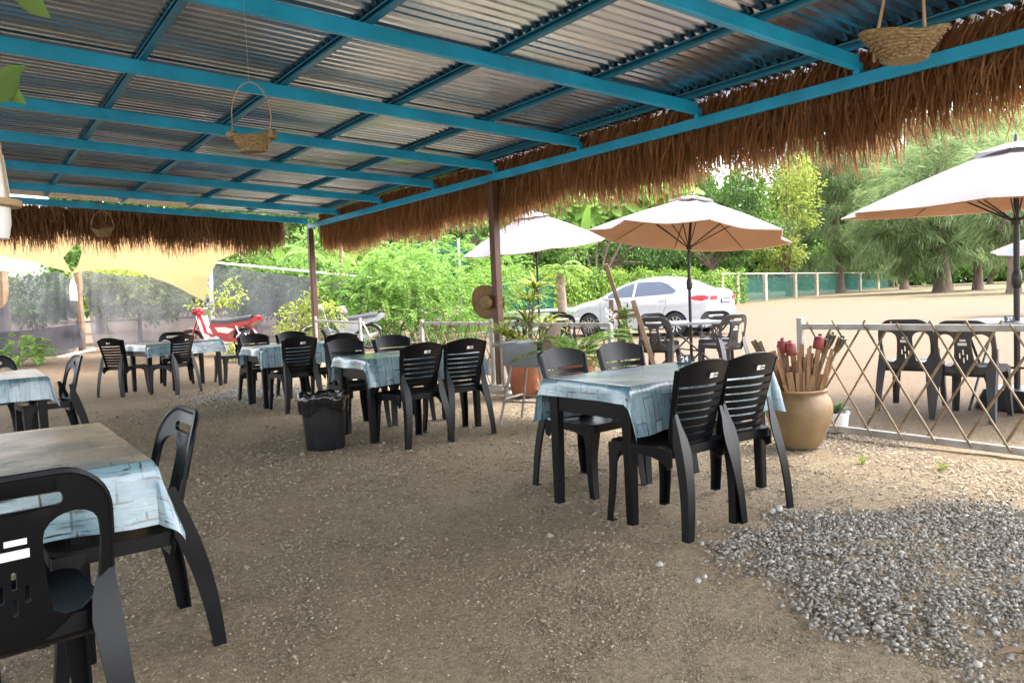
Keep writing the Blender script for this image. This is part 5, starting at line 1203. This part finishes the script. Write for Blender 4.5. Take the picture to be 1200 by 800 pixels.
# ------------------------------------------------------------------ vegetation
def trunk_mesh(name, parent, base, targets, r, mtl, seed, h0=.45, flare=1.35):
    rs = random.Random(seed); mb = MB(); hub = Vector((rs.uniform(-.1, .1)*r*4, rs.uniform(-.1, .1)*r*4, h0))
    mb.tube([(0, 0, -.15), (0, 0, h0*.15), (hub.x*.5, hub.y*.5, h0*.55), tuple(hub)], [r*flare, r*1.08, r*.9, r*.75], 9)
    for t in targets:
        t = Vector(t); m1 = hub.lerp(t, .35)+Vector((0, 0, .08*t.length)); m2 = hub.lerp(t, .7)+Vector((rs.uniform(-.1, .1), rs.uniform(-.1, .1), .05*t.length))
        mb.tube([tuple(hub-Vector((0, 0, r*.5))), tuple(m1), tuple(m2), tuple(t)], [r*.6, r*.42, r*.25, r*.08], 6)
    return mb.build(name, mtl, parent, True)
def crown(kind, rs, blobs, ncl, per, ll, lw, clr):
    """blobs: (centre xyz, radii xyz, weight). Returns leaf quads and shades"""
    wts = np.array([b[2] for b in blobs], float); wts /= wts.sum(); P, Dv, Ln, Wd, Sh, cents = [], [], [], [], [], []
    for i in range(ncl):
        b = blobs[rs.choice(len(blobs), p=wts)]; c, d = blob(rs, 1, b[0], b[1], .45); c, d = c[0], d[0]; cents.append(c); tone = rs.uniform(-.3, .3)+.12*d[2]
        n = int(per*rs.uniform(.6, 1.4))
        if kind == 'broad':
            q = rs.normal(0, 1, (n, 3)); q = unit(q)*(rs.uniform(0, 1, n)**.5)[:, None]; p = c+q*clr*np.array([1, 1, .75]); dd = unit(q*.6+d*.5+rs.normal(0, .55, (n, 3))+np.array([0, 0, -.35]))
            P.append(p); Dv.append(dd); Ln.append(ll*rs.uniform(.6, 1.25, n)); Wd.append(lw*rs.uniform(.6, 1.25, n)); Sh.append(np.clip(.5+tone+rs.normal(0, .17, n), 0, 1))
        elif kind == 'feather':
            for f in range(max(1, n//26)):
                a = unit((d*.7+rs.normal(0, .6, 3)+np.array([0, 0, .25]))[None])[0]; L = clr*rs.uniform(.9, 1.8); k = 26; s = np.linspace(.1, 1, k); side = np.cross(a, [0, 0, 1]); side /= np.linalg.norm(side)+1e-6
                p = c+rs.normal(0, .35*clr, 3)+a*(s*L)[:, None]+np.array([0, 0, -.55])*(s**2*L)[:, None]; sg = np.where(np.arange(k) % 2, 1, -1)[:, None]
                dd = unit(a*.5+side*sg*.9+np.array([0, 0, -.25])+rs.normal(0, .12, (k, 3))); P.append(p); Dv.append(dd); Ln.append(ll*(1.1-.5*s)*rs.uniform(.8, 1.2, k)); Wd.append(lw*np.ones(k)); Sh.append(np.clip(.5+tone+rs.normal(0, .12, k), 0, 1))
        else:                                                    # needle: wispy hanging branchlets
            q = unit(rs.normal(0, 1, (n, 3)))*(rs.uniform(0, 1, n)**.6)[:, None]; p = c+q*clr*np.array([1, 1, .6])+d*.2
            fl = unit((d+rs.normal(0, .35, 3)+np.array([0, 0, .1]))[None])[0]
            dd = unit(fl*.75+rs.normal(0, .28, (n, 3))+np.array([0, 0, -.55])); P.append(p); Dv.append(dd); Ln.append(ll*rs.uniform(.5, 1.4, n)); Wd.append(lw*rs.uniform(.6, 1.3, n)); Sh.append(np.clip(.5+tone+rs.normal(0, .15, n), 0, 1))
    P, Dv, Ln, Wd, Sh = (np.concatenate(a) for a in (P, Dv, Ln, Wd, Sh))
    return leaf_quads(len(P), P, Dv, Ln, Wd, rs, .06 if kind == 'needle' else .14), Sh, cents
def plant(name, label, cat, px_, D, bl, kind, ncl, per, ll, lw, clr, mtl, seed, grp=None, tr=.15, h0=None, nb=7, deep=None, tm=None, stuff=False):
    """bl: crown blobs in photo pixels (cx, cy, rx, ry[, depth offset]) at depth D"""
    rs = np.random.RandomState(seed); b = base_at(px_, D); root = empty(name, b); blobs = []
    for q in bl:
        dd = q[4] if len(q) > 4 else 0; c = pd(q[0], q[1], D+dd)-b; rx, rz_ = q[2]*(D+dd)/FPX, q[3]*(D+dd)/FPX; ry = deep or min(rx, rz_*1.3); h3 = (rx+ry)/2
        blobs.append((tuple(c), (h3*.5+rx*.5, h3*.5+ry*.5, rz_), rx*rz_))
    V, S, cents = crown(kind, rs, blobs, ncl, per, ll, lw, clr); fol('crown', V, mtl, root, S)
    idx = rs.choice(len(cents), min(nb, len(cents)), replace=False)
    lo = min(c[2] for c in cents); trunk_mesh('trunk', root, b, [tuple(cents[i]) for i in idx], tr, tm or bark, seed, h0 if h0 is not None else max(.2, lo*.9+.1))
    tag(root, label, cat, grp); return root
TG = 'trees beyond the car park fence'; SGp = 'shrubs beyond the pavilion'; CG = 'casuarina trees'
FD = lambda px_: 29.2/(1-1.417*(px_-600)/900)
plant('feathery_shrub', 'large bright green feathery shrub filling the view beside the brown post', 'shrub', 470, 19.6, [(455, 345, 72, 38), (520, 350, 50, 40), (425, 350, 45, 36), (480, 315, 62, 24), (550, 360, 30, 28), (440, 318, 40, 16), (470, 372, 85, 20), (400, 368, 22, 20)], 'feather', 640, 60, .11, .036, .42, g_br, 1, SGp, tr=.045, nb=4, h0=.35, deep=1.2)
plant('feathery_shrub', 'smaller bright feathery shrub rising above and behind the large one', 'shrub', 520, 23.5, [(520, 308, 60, 26), (575, 330, 40, 34), (470, 300, 30, 14)], 'feather', 300, 55, .13, .042, .5, g_br, 2, SGp, tr=.06, nb=4, deep=1.2)
plant('leafy_shrub', 'yellow-green twiggy shrub growing at the foot of the far brown post', 'shrub', 352, 15.7, [(350, 378, 26, 24), (372, 360, 18, 22), (338, 392, 18, 12), (392, 372, 16, 18)], 'broad', 70, 14, .10, .05, .16, g_yl, 3, SGp, tr=.02, deep=.4)
plant('leafy_shrub', 'yellow-green sprig growing up behind the red motorbike handlebar', 'shrub', 262, 17.6, [(250, 352, 26, 16), (275, 340, 14, 18)], 'broad', 34, 11, .11, .06, .17, g_yl, 4, SGp, tr=.015, deep=.3)
plant('leafy_shrub', 'small bright green bush on the ground in front of the torn shade net', 'shrub', 27, 15.2, [(27, 412, 27, 12), (20, 405, 15, 8), (40, 408, 14, 8)], 'feather', 70, 40, .07, .03, .16, g_br, 5, SGp, tr=.015, h0=.08, deep=.4)
plant('leafy_shrub', 'low yellow-green plant on the ground beside the red motorbike', 'shrub', 283, 15.6, [(281, 411, 16, 7)], 'broad', 24, 12, .09, .05, .1, g_yl, 6, SGp, tr=.01, h0=.05, deep=.2)
for i, (c, D, bl, mt, lb) in enumerate((((165, 22.5, [(165, 345, 62, 28), (120, 335, 40, 20), (215, 340, 40, 24)]), None, None, g_yl, 'sunlit shrub behind the middle shade net'), ((45, 22.5, [(45, 352, 50, 24), (-20, 345, 40, 24)]), None, None, g_md, 'dim shrub behind the torn shade net'), ((300, 22.8, [(295, 335, 50, 36), (350, 340, 40, 30)]), None, None, g_md, 'leafy shrub behind the shade net under the white pipe'))):
    plant('leafy_shrub', lb, 'shrub', c[0], c[1], c[2], 'broad', 90, 45, .17, .085, .45, mt, 20+i, SGp, tr=.06, deep=.9)
for i, (px_, D, bl, mt, lb, ll) in enumerate((
    (300, 30, [(295, 292, 50, 24), (250, 296, 40, 22)], g_md, 'mid green tree above the white pipe, behind the red motorbike', .22),
    (395, 31, [(395, 285, 55, 30), (440, 300, 40, 24)], g_br, 'light green tree behind the far brown post', .22),
    (120, 34, [(120, 305, 70, 22), (180, 300, 60, 22)], g_md, 'tree showing through the gap between the shade sails', .24),
    (330, 44, [(330, 262, 110, 44), (430, 255, 90, 44)], g_dk, 'tall dark tree far behind the shade nets', .3),
    (545, 36, [(545, 270, 62, 34), (600, 262, 50, 36)], g_md, 'mid green tree behind the parasol by the hedge', .26),
    (480, 50, [(480, 245, 80, 50), (570, 230, 80, 50)], g_dk, 'tall dark tree behind the feathery shrubs', .32),
    (625, 33, [(610, 300, 45, 22), (655, 300, 30, 22)], g_md, 'low tree right behind the hedge parasol', .22),
    (715, 47, [(715, 285, 50, 34), (765, 275, 60, 45)], g_dk, 'dense dark tree directly above the white car', .27),
    (835, 60, [(835, 265, 70, 52), (790, 245, 60, 50), (880, 275, 50, 42), (850, 205, 70, 40)], g_dk, 'dense dark broadleaf tree overhanging the car park fence', .30),
    (925, 66, [(922, 240, 32, 46), (905, 295, 34, 24), (935, 205, 26, 30)], g_yl, 'yellow-green sunlit tree at the end of the dark broadleaf one', .34),
    (660, 52, [(655, 235, 80, 45), (740, 215, 70, 40)], g_md, 'tall tree behind the broad heart-shaped leaves', .34),
    (1160, 92, [(1150, 290, 70, 36), (1215, 280, 60, 45)], g_md, 'bright low tree seen between the casuarina trunks', .42),
    (1000, 100, [(1000, 300, 60, 28), (1070, 300, 60, 28)], g_md, 'low tree at the far corner of the car park', .42))):
    area = sum(q[2]*q[3] for q in bl)*(D/FPX)**2; ncl = int(min(260, max(70, area*7)))
    plant('broadleaf_tree', lb, 'tree', px_, D, bl, 'broad', ncl, 46, ll, ll*.52, ll*2.6, mt, 40+i, TG, tr=.16+.002*D)
def big_leaves(name, label, px_, D, spots, ll, mtl, seed, n, grp=None):
    rs = np.random.RandomState(seed); b = base_at(px_, D); root = empty(name, b); V, F, S = [], [], []
    heart = [(0, 0), (.28, -.10), (.46, .12), (.42, .45), (.22, .78), (0, 1.0), (-.22, .78), (-.42, .45), (-.46, .12), (-.28, -.10)]
    for i in range(n):
        q = spots[rs.randint(len(spots))]; an = rs.uniform(0, 6.28); rr_ = rs.uniform(0, 1)**.5; c = pd(q[0]+q[2]*rr_*math.cos(an), q[1]+q[3]*rr_*math.sin(an), D+rs.uniform(-.8, .8))-b; L = ll*rs.uniform(.6, 1.2)
        nrm = Vector((-fwd[0], -fwd[1], .55))+Vector(rs.normal(0, .4, 3)); nrm.normalize(); dn = Vector((rs.normal(0, .5), rs.normal(0, .5), -1)); dn = (dn-nrm*dn.dot(nrm)).normalized(); sd = dn.cross(nrm); o = len(V)
        V.append(tuple(c+dn*L*.4-nrm*.06*L)); V += [tuple(c+dn*L*y+sd*L*x) for x, y in heart]; F += [(o, o+1+k, o+1+(k+1) % 10) for k in range(10)]; S += [rs.uniform(.2, 1)]*11
    fast_mesh('leaves', np.array(V), np.array(F), mtl, root, shade=np.array(S)); trunk_mesh('trunk', root, b, [tuple(pd(q[0], q[1], D)-b) for q in spots], .14, bark, seed, 1.2); tag(root, label, 'tree', grp)
big_leaves('big_leaf_tree', 'tree covered in broad heart-shaped bright leaves above the parasols', 700, 40, [(700, 250, 30, 26), (735, 232, 45, 16), (665, 232, 26, 14), (780, 222, 40, 10)], .62, g_ban, 5, 520, TG)
def banana(px_, D, leaves, label, seed, trunk_r=.10):
    b = base_at(px_, D); root = empty('banana_plant', b); V, F, S = [], [], []; rs = np.random.RandomState(seed); top = None
    for (x0, y0, x1, y1, w_) in leaves:
        a, e = pd(x0, y0, D)-b, pd(x1, y1, D+rs.uniform(-.6, .3))-b; ax = e-a; L = ax.length; sd = ax.cross(Vector((fwd[0], fwd[1], rs.uniform(-.3, .6)))).normalized(); nn = sd.cross(ax).normalized(); o = len(V); n = 12; sh = rs.uniform(.4, 1)
        for k in range(n+1):
            t = k/n; wk = w_*D/FPX*.5*(math.sin(math.pi*(.04+.95*t))**.55)*(1+.06*math.sin(k*2.7)); c = a+ax*t+nn*(.1*L*math.sin(math.pi*t)); V += [tuple(c+sd*wk+nn*wk*.35), tuple(c), tuple(c-sd*wk+nn*wk*.35)]; S += [sh]*3
        for k in range(n): F += [(o+3*k, o+3*k+3, o+3*k+4, o+3*k+1), (o+3*k+1, o+3*k+4, o+3*k+5, o+3*k+2)]
        top = a
    fast_mesh('leaves', np.array(V), np.array(F), g_ban, root, shade=np.array(S), sm=True)
    mb = MB(); mb.tube([(0, 0, -.1), (top.x*.4, top.y*.4, top.z*.5), tuple(top)], [trunk_r*1.3, trunk_r, trunk_r*.6], 9); mb.build('stem', g_md, root, True); tag(root, label, 'banana plant', 'banana plants')
banana(684, 37, [(684, 290, 690, 240, 11), (684, 290, 664, 262, 13), (684, 290, 710, 268, 12)], 'banana plant with one upright leaf between the two parasols', 1)
banana(335, 25, [(335, 320, 322, 288, 14), (335, 320, 356, 292, 12), (335, 320, 300, 305, 12), (335, 320, 365, 312, 11)], 'banana plant rising over the white pipe by the far brown post', 2)
banana(400, 26, [(402, 315, 392, 280, 11), (402, 315, 420, 292, 11), (402, 315, 380, 300, 10)], 'banana plant behind the silver motorbike', 3)
def palm(px_, D, ytop, ln, nl, label, mtl, seed, r=.16, ll=.5):
    b = base_at(px_, D); root = empty('small_palm', b); h = zpix(ytop, px_, D)-b.z; rs = np.random.RandomState(seed)
    mb = MB(); mb.tube([(0, 0, -.1), (.02, 0, h*.3), (-.02, .01, h*.7), (0, 0, h)], [r*1.15, r, r*.95, r*.85], 10); mb.build('trunk', mat('pale_palm_trunk', (.27, .20, .15), .9, col2=(.17, .12, .09), vscale=9, bump=.5, bscale=12), root, True)
    P, Dv, Ln = [], [], []
    for i in range(nl):
        a = i*2.4; el = rs.uniform(.1, 1.1); p = np.array([0, 0, h]); L = ln*rs.uniform(.7, 1.1)
        for k in range(24):
            s = k/24; e = el-1.7*s; t = np.array([math.cos(a)*math.cos(e), math.sin(a)*math.cos(e), math.sin(e)]); p = p+t*L/24
            if k < 3: continue
            for sg in (-1, 1): P.append(p.copy()); Dv.append(t*.6+sg*np.array([-math.sin(a), math.cos(a), 0])*.75+np.array([0, 0, -.45])); Ln.append(ll*L*(.5-.3*s))
    P = np.array(P); V = leaf_quads(len(P), P, unit(np.array(Dv)), np.array(Ln), np.full(len(P), .05), rs, .03); fol('fronds', V, mtl, root, rs.uniform(.2, 1, len(P))); tag(root, label, 'palm', 'small palms')
palm(660, 25, 318, 1.1, 16, 'small palm with drooping yellow-green fronds in front of the hedge', g_hdg, 7)
palm(372, 24, 300, 1.6, 14, 'slender palm behind the far brown post', g_br, 8, r=.09)
# casuarinas: trunk, wispy crown
for i, (px_, D, r, bl, lb) in enumerate((
    (1105, 58, .62, [(1080, 235, 62, 58), (1120, 200, 60, 50), (1095, 285, 46, 34), (1050, 270, 40, 40)], 'casuarina with the thickest flared trunk at the edge of the lot'),
    (1146, 60, .36, [(1150, 225, 48, 60), (1165, 280, 34, 30)], 'casuarina with the thin leaning trunk next to the thickest one'),
    (1188, 46, .36, [(1195, 220, 48, 62), (1225, 260, 50, 40), (1180, 265, 24, 26)], 'casuarina trunk beside the faded printed parasol'),
    (985, 74, .4, [(985, 250, 46, 52), (1000, 200, 62, 42), (960, 295, 34, 24), (1030, 300, 36, 22), (940, 180, 40, 34)], 'wispy grey-green casuarina behind the end of the car park fence'),
    (1060, 80, .4, [(1065, 190, 80, 50), (1130, 165, 70, 40)], 'tall casuarina whose crown closes the gap above the others'))):
    area = sum(q[2]*q[3] for q in bl)*(D/FPX)**2
    plant('casuarina_tree', lb, 'tree', px_, D, bl, 'needle', int(min(330, area*6)), 84, .85, .032, 1.1, g_cas, 80+i, CG, tr=r, h0=zpix(300, px_, D), nb=9)
# clipped hedge grown through the car park fence
def hedge():
    rs = np.random.RandomState(9); n = 24000; t = rs.uniform(0, 1, n); px_ = 545+(875-545)*t**.9; D = 29.2/(1-1.417*(px_-600)/900)+rs.uniform(-.35, .35, n)
    y0 = rs.uniform(0, 1, n); P = np.zeros((n, 3))
    lat = (px_-600)/FPX*D; f2 = np.array([fwd[0], fwd[1]])/math.hypot(fwd[0], fwd[1]); r2 = np.array([f2[1], -f2[0]])
    P[:, :2] = f2[None]*(D*math.cos(p_))[:, None]+r2[None]*lat[:, None]
    hgt = 1.95+.12*np.sin(px_*.21)+.1*np.sin(px_*.37+1)+.07*np.sin(px_*.83); P[:, 2] = y0*hgt+rs.uniform(0, .25, n)*(y0 > .85); P += rs.normal(0, .10, (n, 3))*np.array([1, 1, .4])
    dd = unit(rs.normal(0, .6, (n, 3))+np.array([-.5, -.6, -.1])); V = leaf_quads(n, P, dd, rs.uniform(.10, .24, n), rs.uniform(.06, .13, n), rs)
    c = P.mean(0); c[2] = 0; root = empty('hedge', tuple(c)); fol('foliage', V-c, g_hdg, root, np.clip(rs.normal(.5, .2, n)+.25*np.sin(px_*.15), 0, 1))
    mb = MB()
    for k in range(14):
        q = 560+k*22; b = base_at(q, FD(q)); mb.tube([(b.x-c[0], b.y-c[1], -.05), (b.x-c[0]+.05, b.y-c[1], 1.5)], [.04, .02], 6)
    tag(mb.build('stems', bark, root, True), kind='stuff'); tag(root, 'clipped yellow-green hedge grown along the fence behind the white car', 'hedge')
hedge()
# chain-link fence with concrete posts beyond the hedge
def far_fence():
    c = base_at(864, FD(864)); root = empty('chain_link_fence', c); postm = mat('tan_concrete_post', (.42, .34, .24), .9, var=.2); pxs = [846, 864, 897, 932, 957, 985, 1008, 1029, 1047]
    pts = [base_at(q, FD(q)) for q in pxs]
    for q, P in zip(pxs, pts): mb = MB(); v = P-c; mb.bar((v.x, v.y, -.05), (v.x, v.y, 2.0), .24, .24, up=(0, 1, 0)); mb.build('post', postm, root)
    wire = mesh_wire_mat('chain_link_wire', (.12, .17, .14), 9.0, .05)
    for a, b in zip(pts[:-1], pts[1:]):
        u, v = a-c, b-c; L = (v-u).length; mb = MB(); mb.add([(u.x, u.y, .05), (v.x, v.y, .05), (v.x, v.y, 1.9), (u.x, u.y, 1.9)], [(0, 1, 2, 3)]); mb.build('wire_mesh', wire, root, uv=[(0, 0), (L, 0), (L, 1.85), (0, 1.85)])
        mb = MB(); mb.tube([(u.x, u.y, 1.93), (v.x, v.y, 1.93)], .05, 6); mb.build('top_rail', galv, root)
        off = Vector((fwd[0], fwd[1], 0))*.25; mb = MB(); mb.grid(lambda s, t: (u.lerp(v, s)+off+Vector((.05*math.sin(9*s), 0, .1+1.55*t))), 8, 3); mb.build('green_netting', tealnet, root, True, recalc=False)
    b = base_at(1055, 92)-c; a = base_at(1042, 92)-c; mb = MB(); mb.tube([(a.x, a.y, 1.9), (b.x, b.y, 0)], .07, 6); mb.build('brace', postm, root)
    tag(root, 'chain-link fence with tan posts and green netting along the car park', 'fence')
far_fence()
net_panel([(486, 282, 27), (515, 284, 27), (548, 286, 27)], [(486, 332, 27), (515, 332, 27), (548, 332, 27)], tealnet, 'teal netting showing between the feathery shrub and the parasol', name='green_net', seed=7, fold=.06)
net_panel([(575, 329, 26.4), (612, 327, 26.6), (648, 326, 26.8)], [(575, 366, 26.4), (612, 366, 26.6), (648, 364, 26.8)], tealnet, 'green netting hung in front of the hedge behind the parasol pole', name='green_net', seed=8, fold=.05)
for px_, D, yt, lb in ((514, 26.8, 280, 'thin steel pole at the edge of the teal netting'), (542, 26.8, 280, 'thin steel pole between the teal netting and the brown post')):
    b = base_at(px_, D); pole('net_pole', (b.x, b.y, zpix(yt, px_, D)), (b.x, b.y, b.z-.1), .05, galv, lb, 'pole', 'steel poles by the teal netting')
def low_wall():
    a, b = base_at(572, 25.5), base_at(682, 26.5); c = (a+b)/2; v = (b-a)/2; root = empty('low_garden_wall', (c.x, c.y, c.z)); mb = MB(); mb.bar(tuple(-v+Vector((0, 0, .27))), tuple(v+Vector((0, 0, .30))), .5, .62, bev=.08); mb.build('wall', mat('pale_teal_plaster', (.42, .52, .50), .8, var=.12), root)
    mb = MB(); mb.bar(tuple(-v+Vector((0, 0, .62))), tuple(v+Vector((0, 0, .66))), .62, .07, bev=.1); mb.build('coping', concrete, root); tag(root, 'low pale teal wall with a pale coping in front of the hedge', 'wall')
low_wall()
def tuft(px_, py_, label, s):
    g = gp(px_, py_); root = rosette('grass_tuft', None, 26, .11, .006, g_yl, s, 0, .9, 4, .6); root.location = (g.x, g.y, -.01); tag(root, label, 'grass tuft', 'grass tufts at the foot of the lattice')
tuft(1011, 543, 'yellow-green grass tuft below the lattice, the one closer to the clay pot', 1); tuft(1104, 550, 'yellow-green grass tuft below the lattice, the one farther from the clay pot', 2)
# far wood behind everything
def far_wood():
    rs = np.random.RandomState(31); n = 76000; px_ = rs.uniform(60, 1320, n); D = rs.uniform(112, 135, n)
    top = 150-40*np.sin(px_*.011+1)+30*np.sin(px_*.031)+18*np.sin(px_*.083+2)+10*np.sin(px_*.21)
    py_ = top+(352-top)*rs.uniform(0, 1, n)**.85+np.abs(rs.normal(0, 6, n))
    d = ((px_-600)/FPX)[:, None]*rgt-((py_-400)/FPX)[:, None]*upv+fwd; P = d*D[:, None]+np.array([0, 0, H]); P = P[P[:, 2] > .2]; n = len(P)
    cl = rs.normal(0, 1, (n, 3)); V = leaf_quads(n, P, unit(cl+np.array([0, 0, -.4])), rs.uniform(.9, 2.1, n), rs.uniform(.5, 1.1, n), rs)
    c = P.mean(0); c[2] = 0; o = fol('far_wood', V-c, g_md, None, np.clip(rs.normal(.35, .2, n)+.2*np.sin(P[:, 0]*.3), 0, 1)); o.location = tuple(c); tag(o, 'far green wood closing the view behind the lot', 'wood', kind='stuff')
far_wood()

mb = MB(); mb.tube([(0, 0, .012), (.05, .03, .02), (.11, .04, .016), (.17, .085, .012), (.2, .08, .006)], [.008, .011, .010, .008, .004], 7); mb.tube([(.08, .035, .018), (.11, -.01, .014), (.13, -.03, .004)], [.006, .005, .003], 6)
g = gp(1165, 768); o = mb.build('dry_stick', wood, None, True); o.location = (g.x, g.y, -.004); o.rotation_euler = (0, 0, R(-60)); tag(o, 'dry brown forked stick lying at the edge of the grey gravel', 'stick')
